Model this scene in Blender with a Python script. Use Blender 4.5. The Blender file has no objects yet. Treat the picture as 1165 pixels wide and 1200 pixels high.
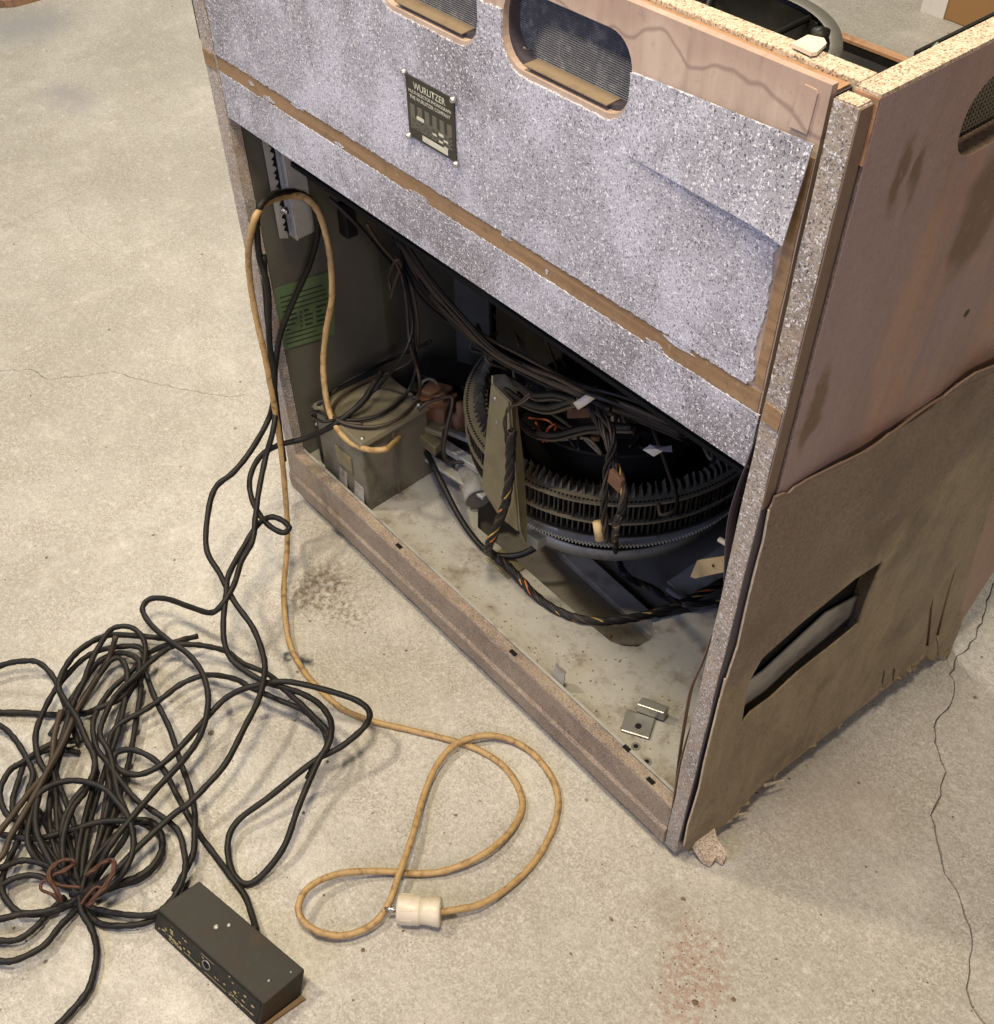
import bpy, bmesh, math, random
import numpy as np
from mathutils import Vector, Matrix
from mathutils.geometry import delaunay_2d_cdt

S = bpy.context.scene
C = S.collection
rnd = random.Random(7)

# ------------------------------------------------------------------ camera
F_PX, CX, CY = 1279.19, 503.80, 784.03           # focal length and principal point, in pixels of a 1165 x 1200 frame
YAW, PITCH, ROLL = -0.9953, 0.9082, -0.0962
EYE = Vector((1.3566, -0.6306, 1.3477))
FW = Vector((math.sin(YAW)*math.cos(PITCH), math.cos(YAW)*math.cos(PITCH), -math.sin(PITCH)))
R0 = Vector((math.cos(YAW), -math.sin(YAW), 0)); U0 = R0.cross(FW)
RT = R0*math.cos(ROLL) + U0*math.sin(ROLL)
UP = -R0*math.sin(ROLL) + U0*math.cos(ROLL)
cam = bpy.data.cameras.new('camera'); camo = bpy.data.objects.new('camera', cam); C.objects.link(camo)
cam.sensor_fit = 'HORIZONTAL'; cam.sensor_width = 36.0
cam.lens = F_PX/1165*36; cam.shift_x = (582.5-CX)/1165; cam.shift_y = (CY-600)/1165
cam.clip_start = .02; cam.clip_end = 100
camo.matrix_world = Matrix(((RT.x, UP.x, -FW.x, EYE.x), (RT.y, UP.y, -FW.y, EYE.y), (RT.z, UP.z, -FW.z, EYE.z), (0, 0, 0, 1)))
S.camera = camo

# ------------------------------------------------------------------ room light (a garage with ceiling lamps and a window, plus an added side fill)
w = bpy.data.worlds.new('World'); S.world = w; w.use_nodes = True
w.node_tree.nodes['Background'].inputs[0].default_value = (1.0, .90, .78, 1)
w.node_tree.nodes['Background'].inputs[1].default_value = .045

def area(name, loc, target, size, power, col):
    l = bpy.data.lights.new(name, 'AREA'); l.shape = 'DISK'; l.size = size; l.energy = power; l.color = col
    o = bpy.data.objects.new(name, l); C.objects.link(o); o.location = loc
    o.rotation_euler = (Vector(target)-Vector(loc)).to_track_quat('-Z', 'Y').to_euler()
    return o
area('ceiling_lamp', (-.75, -1.05, 2.75), (.45, 0, .3), .26, 44, (1.0, .88, .68))
area('ceiling_lamp', (.98, -.50, 2.85), (1.0, -.1, 0), .50, 60, (1.0, .86, .63))
area('ceiling_lamp', (-2.2, 1.6, 2.9), (-1.2, .8, 0), .9, 95, (1.0, .93, .82))
area('window_and_fill_light', (4.0, -1.6, 2.3), (.95, .3, .6), 1.4, 46, (.95, .82, .78))  # fill lamp added off to the right to brighten the side wall
area('window_and_fill_light', (.9, -3.6, 2.2), (.5, 0, .85), 1.6, 54, (.52, .60, 1.0))
S.cycles.max_bounces = 6; S.cycles.diffuse_bounces = 3; S.cycles.glossy_bounces = 3; S.cycles.caustics_reflective = False; S.cycles.caustics_refractive = False
vs = S.view_settings
vs.view_transform = 'Standard'; vs.look = 'None'; vs.exposure = 0.2; vs.gamma = 1.0; vs.use_curve_mapping = False

def at(u, v, ax, val):
    """point of the place that lies on the plane (axis ax = val) under a pixel of the 1165 x 1200 frame"""
    d = FW + RT*((u-CX)/F_PX) - UP*((v-CY)/F_PX)
    return EYE + d*((val-EYE[ax])/d[ax])

# ------------------------------------------------------------------ materials
class NT:
    def __init__(s, name):
        s.m = bpy.data.materials.new(name); s.m.use_nodes = True; s.t = s.m.node_tree
        s.b = s.t.nodes['Principled BSDF']; s.co = s.t.nodes.new('ShaderNodeTexCoord').outputs['Object']
    def put(s, sock, v):
        if isinstance(v, bpy.types.NodeSocket): s.t.links.new(v, sock)
        elif v is not None:
            if isinstance(v, (tuple, list)) and len(v) == 3 and sock.type == 'RGBA': v = (*v, 1)
            sock.default_value = v
    def node(s, typ, outs=0, props=None, **kw):
        n = s.t.nodes.new(typ)
        for k, v in (props or {}).items(): setattr(n, k, v)
        for k, v in kw.items(): s.put(n.inputs[int(k[1:])] if k[0] == 'i' and k[1:].isdigit() else n.inputs[k], v)
        return n.outputs[outs]
    def noise(s, scale, detail=4, rough=.55, co=None, dist=0.0):
        return s.node('ShaderNodeTexNoise', 0, Vector=co or s.co, Scale=scale, Detail=detail, Roughness=rough, Distortion=dist)
    def vor(s, scale, co=None, feature='F1', out=0, rnd_=1.0):
        return s.node('ShaderNodeTexVoronoi', out, {'feature': feature}, Vector=co or s.co, Scale=scale, Randomness=rnd_)
    def math(s, op, a, b=None, c=None, clamp=False):
        n = s.t.nodes.new('ShaderNodeMath'); n.operation = op; n.use_clamp = clamp
        for i, v in enumerate((a, b, c)): s.put(n.inputs[i], v)
        return n.outputs[0]
    def step(s, v, lo, hi):
        n = s.t.nodes.new('ShaderNodeMapRange'); n.interpolation_type = 'SMOOTHSTEP'
        s.put(n.inputs[0], v); n.inputs[1].default_value = lo; n.inputs[2].default_value = hi
        return n.outputs[0]
    def mix(s, f, a, b):
        n = s.t.nodes.new('ShaderNodeMix'); n.data_type = 'RGBA'
        s.put(n.inputs[0], f); s.put(n.inputs[6], a); s.put(n.inputs[7], b)
        return n.outputs[2]
    def mapped(s, sc=(1, 1, 1), rot=(0, 0, 0), loc=(0, 0, 0), co=None):
        return s.node('ShaderNodeMapping', 0, Vector=co or s.co, Scale=sc, Rotation=rot, Location=loc)
    def sep(s, co=None):
        n = s.t.nodes.new('ShaderNodeSeparateXYZ'); s.put(n.inputs[0], co or s.co); return n.outputs
    def rand(s, v): return s.node('ShaderNodeTexWhiteNoise', 0, {'noise_dimensions': '3D'}, Vector=v)
    def warp(s, amp, scale):
        nz = s.node('ShaderNodeTexNoise', 1, Vector=s.co, Scale=scale, Detail=3)
        a = s.node('ShaderNodeVectorMath', 0, {'operation': 'SUBTRACT'}, i0=nz, i1=(.5, .5, .5))
        sc = s.t.nodes.new('ShaderNodeVectorMath'); sc.operation = 'SCALE'; s.put(sc.inputs[0], a); sc.inputs[3].default_value = amp
        return s.node('ShaderNodeVectorMath', 0, {'operation': 'ADD'}, i0=s.co, i1=sc.outputs[0])
    def spot(s, p, r0, r1, co, stretch=None):
        """1 inside a blotch round p, 0 outside"""
        q = s.node('ShaderNodeVectorMath', 0, {'operation': 'SUBTRACT'}, i0=co, i1=tuple(p))
        if stretch: q = s.node('ShaderNodeVectorMath', 0, {'operation': 'MULTIPLY'}, i0=q, i1=stretch)
        l = s.node('ShaderNodeVectorMath', 1, {'operation': 'LENGTH'}, i0=q)
        return s.math('SUBTRACT', 1.0, s.step(l, r0, r1))
    def done(s, col, rough=.6, metal=0.0, bump=None, bstr=.3, bdist=.002, spec=.5):
        s.put(s.b.inputs['Base Color'], col); s.put(s.b.inputs['Roughness'], rough); s.put(s.b.inputs['Metallic'], metal)
        s.b.inputs['Specular IOR Level'].default_value = spec
        if bump is not None:
            n = s.t.nodes.new('ShaderNodeBump'); n.inputs['Strength'].default_value = bstr; n.inputs['Distance'].default_value = bdist
            s.put(n.inputs['Height'], bump); s.t.links.new(n.outputs[0], s.b.inputs['Normal'])
        return s.m

M = {}
def plain(name, col, rough=.5, metal=0.0, dirt=.35, dirtcol=(.05, .04, .03), scale=25, spec=.5, bstr=.15):
    t = NT(name); n = t.noise(scale, 6, .65); n2 = t.noise(scale*5, 4, .65)
    f = t.math('MULTIPLY', t.step(n, .45, .75), dirt)
    c = t.mix(f, col, dirtcol)
    c = t.mix(t.math('MULTIPLY', t.step(n2, .55, .75), dirt*.5), c, tuple(min(1, x*1.35+.01) for x in col))
    r = t.math('ADD', rough-.08, t.math('MULTIPLY', n, .2))
    M[name] = t.done(c, r, metal, n2, bstr, .0006, spec)

def speckle(name, base, dirty, white=1.0, offs=(0, 0, 0), dusty=(.59, .60, .69), dirtc=(.20, .13, .085)):
    """grey multi-fleck cabinet paint: pale and black chips in a grey lilac ground"""
    t = NT(name)
    pos = t.mapped(loc=offs)
    wv = t.noise(9, 5, .6, pos)
    jn = t.node('ShaderNodeTexNoise', 1, Vector=pos, Scale=260, Detail=1)
    js = t.t.nodes.new('ShaderNodeVectorMath'); js.operation = 'SCALE'; t.put(js.inputs[0], jn); js.inputs[3].default_value = .0035
    jig = t.node('ShaderNodeVectorMath', 0, {'operation': 'ADD'}, i0=pos, i1=js.outputs[0])
    c = t.mix(t.step(t.noise(55, 3), .35, .7), base, tuple(x*.72 for x in base))
    dust = t.math('MULTIPLY', t.math('ADD', t.math('MULTIPLY', t.step(wv, .44, .62), .6), t.math('MULTIPLY', t.step(t.noise(3.2, 4, .6, pos), .44, .60), .4)), .66)
    c = t.mix(dust, c, dusty)
    for k, (sc, sx, sz, ang, thr, col, rad) in enumerate((
            (700, .45, 1, .6, .70, (.58, .57, .61), .44), (560, .40, 1, -.7, .80, (.70, .69, .72), .44), (600, 1, .42, .1, .85, (.82, .81, .82), .42),
            (760, .6, 1, .9, .74, (.05, .045, .055), .46), (520, 1, .6, -.4, .87, (.025, .025, .03), .44), (900, 1, .7, .3, .60, (.15, .135, .155), .48))):
        mp = t.mapped((sx, 1, sz), (0, ang, 0), (k*.37, 0, k*.11), jig)
        vn = t.t.nodes.new('ShaderNodeTexVoronoi'); t.put(vn.inputs['Vector'], mp); vn.inputs['Scale'].default_value = sc; d, rc = vn.outputs[0], vn.outputs[1]
        rr = t.sep(rc)[0]
        on = t.math('MULTIPLY', t.step(rr, thr, thr+.02), t.math('SUBTRACT', 1.0, t.step(d, rad-.16, rad+.10)))
        c = t.mix(t.math('MULTIPLY', on, white if k < 3 else .95), c, col)
    c = t.mix(t.math('MULTIPLY', dust, .36), c, dusty)
    g = t.math('MULTIPLY', t.step(t.noise(14, 6, .7, t.mapped(loc=(3, 1, 2))), .48, .8), dirty)
    c = t.mix(g, c, dirtc)
    M[name] = t.done(c, t.math('ADD', .42, t.math('MULTIPLY', wv, .3)), 0, t.noise(300, 3), .3, .0006)

def wood(name, c1, c2, stain_or_shade=(.10, .05, .035), sc=(3, 30, 30), stains=.6, wscale=7, rough=.6):
    t = NT(name); mp = t.mapped(sc)
    g = t.noise(3, 8, .65, mp, .6)
    c = t.mix(t.step(g, .3, .7), c1, c2)
    n = t.noise(wscale, 4, .5)
    ring = t.math('SUBTRACT', 1.0, t.step(t.math('ABSOLUTE', t.math('SUBTRACT', n, .53)), .0, .022))      # tide marks of old water
    c = t.mix(t.math('MULTIPLY', ring, stains), c, stain_or_shade)
    c = t.mix(t.math('MULTIPLY', t.step(n, .53, .62), stains*.45), c, stain_or_shade)
    c = t.mix(t.math('MULTIPLY', t.step(t.noise(60, 6, .7), .5, .7), .45), c, (.11, .07, .042)); c = t.mix(t.math('MULTIPLY', t.step(t.noise(140, 5, .7), .56, .72), .35), c, (.42, .33, .25))
    M[name] = t.done(c, rough, 0, g, .25, .0008, .35)

def concrete():
    t = NT('concrete')
    n1 = t.noise(2.2, 6, .6); n2 = t.noise(14, 6, .65); n3 = t.noise(110, 5, .7); n4 = t.noise(420, 2)
    c = t.mix(t.step(n1, .3, .72), (.33, .312, .27), (.47, .45, .40))
    c = t.mix(t.math('MULTIPLY', t.step(n2, .45, .75), .30), c, (.34, .315, .27))
    c = t.mix(t.math('MULTIPLY', t.step(n3, .47, .72), .50), c, (.29, .255, .205))
    n6 = t.noise(260, 4, .65); n7 = t.noise(6.5, 5, .6); c = t.mix(t.math('MULTIPLY', t.step(n6, .47, .62), t.math('ADD', .15, t.math('MULTIPLY', t.step(n2, .35, .65), .5))), c, (.22, .19, .145)); c = t.mix(t.math('MULTIPLY', t.step(n6, .48, .34), t.math('ADD', .15, t.math('MULTIPLY', t.step(n7, .4, .65), .5))), c, (.64, .61, .54)); c = t.mix(t.math('MULTIPLY', t.step(n7, .52, .72), .35), c, (.27, .24, .185)); c = t.mix(t.math('MULTIPLY', t.step(n7, .46, .3), .35), c, (.60, .57, .50))
    c = t.mix(t.math('MULTIPLY', t.step(n3, .55, .30), .30), c, (.68, .645, .575))
    c = t.mix(t.math('MULTIPLY', t.step(n4, .48, .75), .65), c, (.21, .175, .13))
    n5 = t.noise(38, 6, .7); c = t.mix(t.math('MULTIPLY', t.step(n5, .5, .72), .38), c, (.30, .265, .21)); c = t.mix(t.math('MULTIPLY', t.step(n5, .45, .28), .4), c, (.66, .63, .56))
    pv = t.vor(26); pr = t.sep(t.vor(26, out=1))[0]                                   # little pits
    pit = t.math('MULTIPLY', t.step(pr, .90, .92), t.math('SUBTRACT', 1.0, t.step(pv, .05, .10)))
    c = t.mix(t.math('MULTIPLY', pit, .8), c, (.09, .07, .05))
    co = t.warp(.10, 13); co2 = t.warp(.05, 40)
    def stain_or_shade(c, u, v, r0, r1, col, amt, st=None, cc=None, gate=None):
        f = t.math('MULTIPLY', t.spot(at(u, v, 2, 0), r0, r1, cc or co, st), amt)
        if gate is not None: f = t.math('MULTIPLY', f, gate)
        return t.mix(f, c, col)
    grit = t.step(n3, .40, .62); grit2 = t.step(t.noise(170, 4, .7), .48, .58)
    c = stain_or_shade(c, 385, 690, .02, .075, (.13, .085, .045), .75, gate=grit)               # oily dirt beside the rail
    c = stain_or_shade(c, 415, 720, .01, .05, (.13, .085, .045), .6, gate=grit)
    c = stain_or_shade(c, 355, 776, .004, .022, (.02, .022, .026), 1.0, cc=co2)
    c = stain_or_shade(c, 339, 771, .003, .012, (.02, .022, .026), .95, cc=co2)
    c = stain_or_shade(c, 816, 1100, .01, .06, (.30, .17, .12), .6, (1, 1, 1), gate=grit)    # reddish saw dust
    c = stain_or_shade(c, 812, 1150, .01, .07, (.28, .16, .11), .6, gate=grit)
    c = stain_or_shade(c, 800, 1190, .01, .07, (.30, .18, .13), .5, gate=grit)
    c = stain_or_shade(c, 790, 1060, .005, .05, (.22, .18, .14), .4)
    c = stain_or_shade(c, 80, 113, .01, .13, (.27, .25, .26), .7, (.7, 1.4, 1))
    c = stain_or_shade(c, 30, 30, .02, .22, (.25, .25, .26), .7, (1, 1, 1))
    c = stain_or_shade(c, 960, 930, .02, .18, (.24, .19, .14), .35)  # soft cast shadow of the cabinet, painted on the floor
    at_ = t.node('ShaderNodeAttribute', 2, {'attribute_name': 'crack'})
    c = t.mix(t.math('MULTIPLY', at_, .45), c, (.15, .12, .085))
    h = t.math('ADD', t.math('MULTIPLY', n3, 1.0), t.math('ADD', t.math('MULTIPLY', n2, .8), t.math('MULTIPLY', pit, -1.2)))
    M['concrete'] = t.done(c, t.math('ADD', .38, t.math('MULTIPLY', n2, .35)), 0, t.math('ADD', h, t.math('MULTIPLY', n6, .6)), .45, .002, .4)
concrete()
speckle('speckle', (.275, .268, .295), .15)
speckle('speckle_flap', (.40, .375, .39), .15, 1.0, (.4, 0, .3))
speckle('speckle_post', (.31, .265, .215), .9, .8, (.2, .5, .6), (.40, .345, .28), (.28, .18, .095))
speckle('speckle_rail', (.27, .20, .14), .6, .22, (.7, .2, .1), (.36, .29, .20))
def ply():
    t = NT('ply'); g = t.noise(3, 8, .65, t.mapped((9, 9, 1.2)), .6); x, y, z = t.sep()
    c = t.mix(t.step(g, .3, .7), (.49, .385, .305), (.37, .275, .215))
    f = t.math('ADD', t.math('SUBTRACT', z, .9855), t.math('MULTIPLY', t.math('SUBTRACT', t.noise(11, 2, .5, t.mapped((1.5, 1, .6))), .5), .06))
    c = t.mix(t.math('MULTIPLY', t.step(f, -.002, .016), .45), c, (.30, .19, .15))
    c = t.mix(t.math('MULTIPLY', t.math('SUBTRACT', 1.0, t.step(t.math('ABSOLUTE', f), .0, .0028)), .55), c, (.16, .095, .08))
    c = t.mix(t.math('MULTIPLY', t.step(t.noise(8, 5, .65, t.mapped((7, 1, .8))), .56, .72), .5), c, (.22, .15, .13))
    c = t.mix(t.math('MULTIPLY', t.step(t.noise(90, 5, .7), .56, .72), .35), c, (.20, .14, .11))
    M['ply'] = t.done(c, .55, 0, g, .3, .0008, .4)
ply()
wood('bare_band', (.29, .182, .096), (.20, .122, .064), (.36, .27, .20), (1.5, 30, 40), .12, 25)
wood('board_brown', (.40, .23, .13), (.28, .155, .09), (.12, .06, .04), (2, 30, 30), .4, 9)
def chip():
    t = NT('chipboard'); rc = t.sep(t.vor(330, t.mapped((1, 1, .6)), out=1))[0]; rc2 = t.sep(t.vor(800, out=1))[1]
    c = t.mix(rc, (.50, .41, .315), (.34, .265, .185)); c = t.mix(t.math('MULTIPLY', t.step(rc2, .72, .8), .8), c, (.64, .55, .42))
    c = t.mix(t.math('MULTIPLY', t.step(rc2, .14, .08), .8), c, (.13, .075, .04))
    c = t.mix(t.math('MULTIPLY', t.step(t.noise(20, 5), .55, .75), .35), c, (.26, .17, .10))
    M['chipboard'] = t.done(c, .75, 0, rc, .5, .001, .25)
chip()
def side_paint():
    t = NT('side_paint'); g = t.noise(3, 8, .65, t.mapped((10, 10, 1.6), (.35, 0, 0)), .4)
    c = t.mix(t.step(g, .3, .7), (.31, .195, .150), (.23, .150, .130))
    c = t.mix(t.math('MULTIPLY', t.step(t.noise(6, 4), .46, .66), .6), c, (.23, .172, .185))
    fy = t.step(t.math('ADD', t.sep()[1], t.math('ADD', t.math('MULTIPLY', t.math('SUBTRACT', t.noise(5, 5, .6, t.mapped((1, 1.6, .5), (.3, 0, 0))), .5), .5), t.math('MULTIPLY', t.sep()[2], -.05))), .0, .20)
    c = t.mix(t.math('MULTIPLY', t.math('SUBTRACT', 1.0, fy), .8), c, (.275, .195, .185)); c = t.mix(t.math('MULTIPLY', t.step(fy, .75, 1.0), .45), c, (.36, .215, .125))  # cool light near the post painted into the colour; orange-brown is its own
    n = t.noise(11, 5, .6, t.mapped((1, 1, .45), (.3, 0, 0)))
    c = t.mix(t.math('MULTIPLY', t.step(n, .60, .65), .8), c, (.15, .085, .04))
    c = t.mix(t.math('MULTIPLY', t.step(t.noise(40, 5), .62, .75), .35), c, (.28, .21, .18))
    co = t.warp(.03, 30)
    for (u, v, r0, r1, st) in ((958, 470, .010, .022, (1, 1.4, .5)), (1055, 205, .008, .018, (1, 1.6, .5)), (1075, 200, .006, .016, (1, 1.6, .5)), (1150, 245, .02, .035, (1, 1, .5)), (945, 505, .008, .018, (1, 1.4, .5))):
        c = t.mix(t.math('MULTIPLY', t.spot(at(u, v, 0, .953), r0, r1, co, st), .8), c, (.115, .066, .033))
    c = t.mix(t.spot(at(1133, 367, 0, .953), .0035, .0045, t.co), c, (.01, .008, .006))
    ng = t.noise(330, 4, .7); c = t.mix(t.math('MULTIPLY', t.step(ng, .5, .72), .35), c, (.13, .085, .075)); c = t.mix(t.math('MULTIPLY', t.step(t.noise(120, 5, .7), .56, .72), .35), c, (.36, .27, .23))
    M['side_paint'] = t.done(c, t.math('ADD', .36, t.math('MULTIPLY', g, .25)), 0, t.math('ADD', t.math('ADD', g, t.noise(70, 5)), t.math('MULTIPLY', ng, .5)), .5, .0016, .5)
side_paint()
def hard():
    t = NT('hardboard'); g = t.noise(4, 8, .7, t.mapped((6, 6, 2), (.5, 0, 0)), .5); n3 = t.noise(230, 4, .7)
    c = t.mix(t.step(g, .32, .7), (.275, .215, .125), (.165, .125, .072))
    z = t.sep()[2]; up = t.step(t.math('ADD', t.math('ADD', z, t.math('MULTIPLY', t.sep()[1], -.35)), t.math('MULTIPLY', t.noise(7, 4), .12)), .42, .46)
    c = t.mix(t.math('MULTIPLY', up, .85), c, (.155, .108, .08))
    c = t.mix(t.math('MULTIPLY', t.step(n3, .48, .7), .6), c, (.26, .21, .145)); c = t.mix(t.math('MULTIPLY', t.step(n3, .46, .3), .7), c, (.05, .035, .02)); c = t.mix(t.math('MULTIPLY', t.step(t.noise(45, 6, .7), .56, .7), .4), c, (.23, .18, .11))
    c = t.mix(t.math('MULTIPLY', t.step(t.noise(9, 5), .55, .7), .5), c, (.09, .06, .035))
    M['hardboard'] = t.done(c, t.math('ADD', .30, t.math('MULTIPLY', t.noise(13, 5), .4)), 0, t.math('ADD', n3, t.math('MULTIPLY', g, 2)), .7, .0016, .4)
hard()
plain('pale_edge', (.50, .42, .31), .7, 0, .5, (.15, .10, .06), 60)
plain('ledge_dust', (.21, .155, .098), .8, 0, .7, (.14, .095, .055), 60)
plain('veneer', (.16, .105, .075), .55, 0, .5, (.10, .07, .05), 40)
plain('dark_groove', (.055, .045, .055), .5, 0, .3)
plain('base_paint', (.315, .302, .265), .6, 0, .95, (.14, .11, .075), 26, .35)
plain('base_dark', (.16, .145, .12), .7, 0, .8, (.03, .025, .02), 9, .3)
plain('olive_wall', (.105, .10, .08), .45, 0, .5, (.05, .045, .035), 7)
plain('olive_metal', (.20, .172, .098), .42, .25, .55, (.06, .045, .025), 18)
plain('lid_metal', (.14, .122, .08), .55, .1, .6, (.09, .075, .05), 25)
plain('box_metal', (.14, .128, .098), .45, .15, .8, (.055, .042, .026), 24)
plain('grey_metal', (.52, .51, .46), .42, .35, .5, (.15, .12, .085), 30)
plain('tray_grey', (.29, .275, .225), .5, .2, .6, (.07, .06, .045), 25)
plain('plank_grey', (.30, .28, .235), .65, 0, .7, (.06, .05, .04), 14)
plain('steel', (.58, .57, .55), .28, .95, .25, (.2, .16, .12), 30)
plain('dull_steel', (.33, .32, .29), .42, .75, .5, (.08, .07, .05), 20)
plain('comb_metal', (.20, .172, .118), .5, .3, .6, (.06, .05, .03), 70)
plain('spike_metal', (.11, .098, .072), .5, .3, .7, (.03, .025, .018), 90)
plain('comb_dark', (.03, .028, .024), .45, .4, .5, (.15, .13, .09), 90)
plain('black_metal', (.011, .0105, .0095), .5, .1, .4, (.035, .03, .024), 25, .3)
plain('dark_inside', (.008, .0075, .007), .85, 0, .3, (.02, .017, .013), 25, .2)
plain('grille_black', (.11, .11, .118), .6, .1, .7, (.34, .33, .32), 130)
plain('rust', (.17, .085, .045), .7, .2, .6, (.05, .03, .02), 40)
plain('plate_black', (.030, .029, .022), .38, .1, .35, (.07, .065, .05), 40)
plain('print_white', (.55, .53, .43), .5, 0, .3, (.2, .19, .15), 90)
plain('print_dim', (.20, .19, .145), .5, 0, .3, (.09, .085, .06), 90)
plain('green_card', (.105, .155, .075), .6, 0, .4, (.05, .07, .035), 16)
plain('ink', (.02, .028, .015), .6, 0, .1)
plain('rubber', (.011, .0095, .008), .5, 0, .6, (.034, .026, .019), 45, .25, .3)
plain('rubber_brown', (.045, .031, .02), .5, 0, .5, (.018, .014, .01), 30, .3)
plain('tan_cord', (.40, .265, .115), .5, 0, .95, (.15, .072, .025), 90, .35)
plain('plug_plastic', (.62, .55, .43), .38, 0, .45, (.36, .27, .17), 24)
plain('wire_black', (.009, .008, .008), .45, 0, .4, (.035, .027, .02), 60, .3)
plain('wire_brown', (.042, .027, .017), .5, 0, .4, (.02, .015, .01), 60)
plain('wire_orange', (.55, .13, .03), .45, 0, .4, (.2, .05, .02), 80)
plain('wire_yellow', (.50, .33, .06), .45, 0, .4, (.2, .12, .03), 80)
plain('wire_white', (.55, .50, .42), .45, 0, .3, (.25, .2, .15), 60)
def patchy(name, col):
    t = NT(name); n = t.noise(26, 2, .4)
    M[name] = t.done(t.mix(t.step(n, .50, .53), (.02, .017, .014), col), .5)
patchy('wire_orange_worn', (.50, .13, .03)); patchy('wire_yellow_worn', (.42, .27, .06))
plain('tan_card', (.46, .34, .17), .7, 0, .35, (.22, .14, .07), 30)
plain('remote_metal', (.019, .016, .010), .55, 0, .9, (.042, .021, .009), 16, .3)
plain('remote_face', (.011, .011, .009), .5, 0, .5, (.06, .05, .03), 60, .3)
plain('scuff', (.33, .27, .13), .7, 0, .6, (.1, .08, .04), 200)
plain('brass', (.16, .10, .045), .4, .6, .5, (.1, .06, .03), 60)
plain('cardboard', (.30, .165, .06), .75, 0, .3, (.22, .12, .045), 6)
plain('paper_white', (.68, .66, .62), .6, 0, .3, (.45, .40, .34), 15)
plain('cream_plastic', (.66, .58, .45), .4, 0, .4, (.42, .33, .22), 30)
plain('crumb', (.16, .11, .065), .8, 0, .5, (.05, .035, .02), 90)
plain('rust_wire', (.075, .030, .015), .6, .3, .5, (.06, .03, .02), 90)

# ------------------------------------------------------------------ building helpers
def link(name, me, mat, parent=None, smooth=False):
    o = bpy.data.objects.new(name, me); C.objects.link(o)
    if mat:
        me.materials.clear(); me.materials.append(M[mat])
    if parent is not None: o.parent = parent
    if smooth:
        me.polygons.foreach_set('use_smooth', [True]*len(me.polygons))
    return o

def thing(name, label, cat, loc=(0, 0, 0), group=None):
    o = bpy.data.objects.new(name, None); C.objects.link(o); o.location = loc; o.empty_display_size = .02
    o['label'] = label; o['category'] = cat
    if group: o['group'] = group
    return o

class MB:
    def __init__(s): s.v = []; s.f = []
    def add(s, vs, fs):
        n = len(s.v); s.v += [Vector(v) for v in vs]; s.f += [tuple(i+n for i in f) for f in fs]; return s
    def hexa(s, p):      # 8 points: bottom ring 0-3, top ring 4-7
        return s.add(p, [(3, 2, 1, 0), (4, 5, 6, 7), (0, 1, 5, 4), (1, 2, 6, 5), (2, 3, 7, 6), (3, 0, 4, 7)])
    def box(s, a, b):
        (x0, y0, z0), (x1, y1, z1) = a, b
        return s.hexa([(x0, y0, z0), (x1, y0, z0), (x1, y1, z0), (x0, y1, z0), (x0, y0, z1), (x1, y0, z1), (x1, y1, z1), (x0, y1, z1)])
    def obox(s, c, ex, ey, ez):  # oriented: centre and half vectors
        c, ex, ey, ez = map(Vector, (c, ex, ey, ez))
        return s.hexa([c-ex-ey-ez, c+ex-ey-ez, c+ex+ey-ez, c-ex+ey-ez, c-ex-ey+ez, c+ex-ey+ez, c+ex+ey+ez, c-ex+ey+ez])
    def tube(s, path, r, n=8, radii=None, cap=True):
        P = [Vector(p) for p in path]; k = len(P); rings = []
        T = [(P[min(i+1, k-1)]-P[max(i-1, 0)]).normalized() for i in range(k)]
        a = Vector((0, 0, 1)) if abs(T[0].z) < .9 else Vector((1, 0, 0))
        nx = (a - T[0]*a.dot(T[0])).normalized(); vs = []
        for i in range(k):
            nx = (nx - T[i]*nx.dot(T[i])).normalized(); ny = T[i].cross(nx); rr = radii[i] if radii else r
            vs += [P[i]+(nx*math.cos(j*2*math.pi/n)+ny*math.sin(j*2*math.pi/n))*rr for j in range(n)]
        fs = [(i*n+j, i*n+(j+1) % n, (i+1)*n+(j+1) % n, (i+1)*n+j) for i in range(k-1) for j in range(n)]
        if cap: fs += [tuple(range(n-1, -1, -1)), tuple((k-1)*n+j for j in range(n))]
        return s.add(vs, fs)
    def lathe(s, prof, org, axis=(0, 0, 1), n=32, a0=0, a1=2*math.pi):
        ax = Vector(axis).normalized(); a = Vector((1, 0, 0)) if abs(ax.x) < .8 else Vector((0, 1, 0))
        ux = (a-ax*a.dot(ax)).normalized(); uy = ax.cross(ux); org = Vector(org); full = abs(a1-a0-2*math.pi) < 1e-6
        m = n if full else n+1; vs = []
        for i in range(m):
            t = a0+(a1-a0)*i/n; d = ux*math.cos(t)+uy*math.sin(t)
            vs += [org+d*r+ax*z for r, z in prof]
        L = len(prof)
        fs = [(i*L+j, ((i+1) % m)*L+j, ((i+1) % m)*L+j+1, i*L+j+1) for i in range(n) for j in range(L-1)]
        return s.add(vs, fs)
    def build(s, name, mat, parent=None, smooth=False, bevel=0, org=None):
        o0 = Vector(org) if org is not None else (parent_world(parent) if parent is not None else Vector((0, 0, 0)))
        me = bpy.data.meshes.new(name); me.from_pydata([v-o0 for v in s.v], [], s.f); me.update()
        bm = bmesh.new(); bm.from_mesh(me)
        bmesh.ops.recalc_face_normals(bm, faces=bm.faces)
        if bevel:
            es = [e for e in bm.edges if len(e.link_faces) == 2 and e.calc_face_angle(0) > .5]
            bmesh.ops.bevel(bm, geom=es, offset=bevel, segments=2, affect='EDGES', profile=.5)
        bm.to_mesh(me); bm.free()
        o = link(name, me, mat, parent, smooth)
        if org is not None:
            o.location = o0 - (parent_world(parent) if parent is not None else Vector((0, 0, 0)))
        return o

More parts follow.
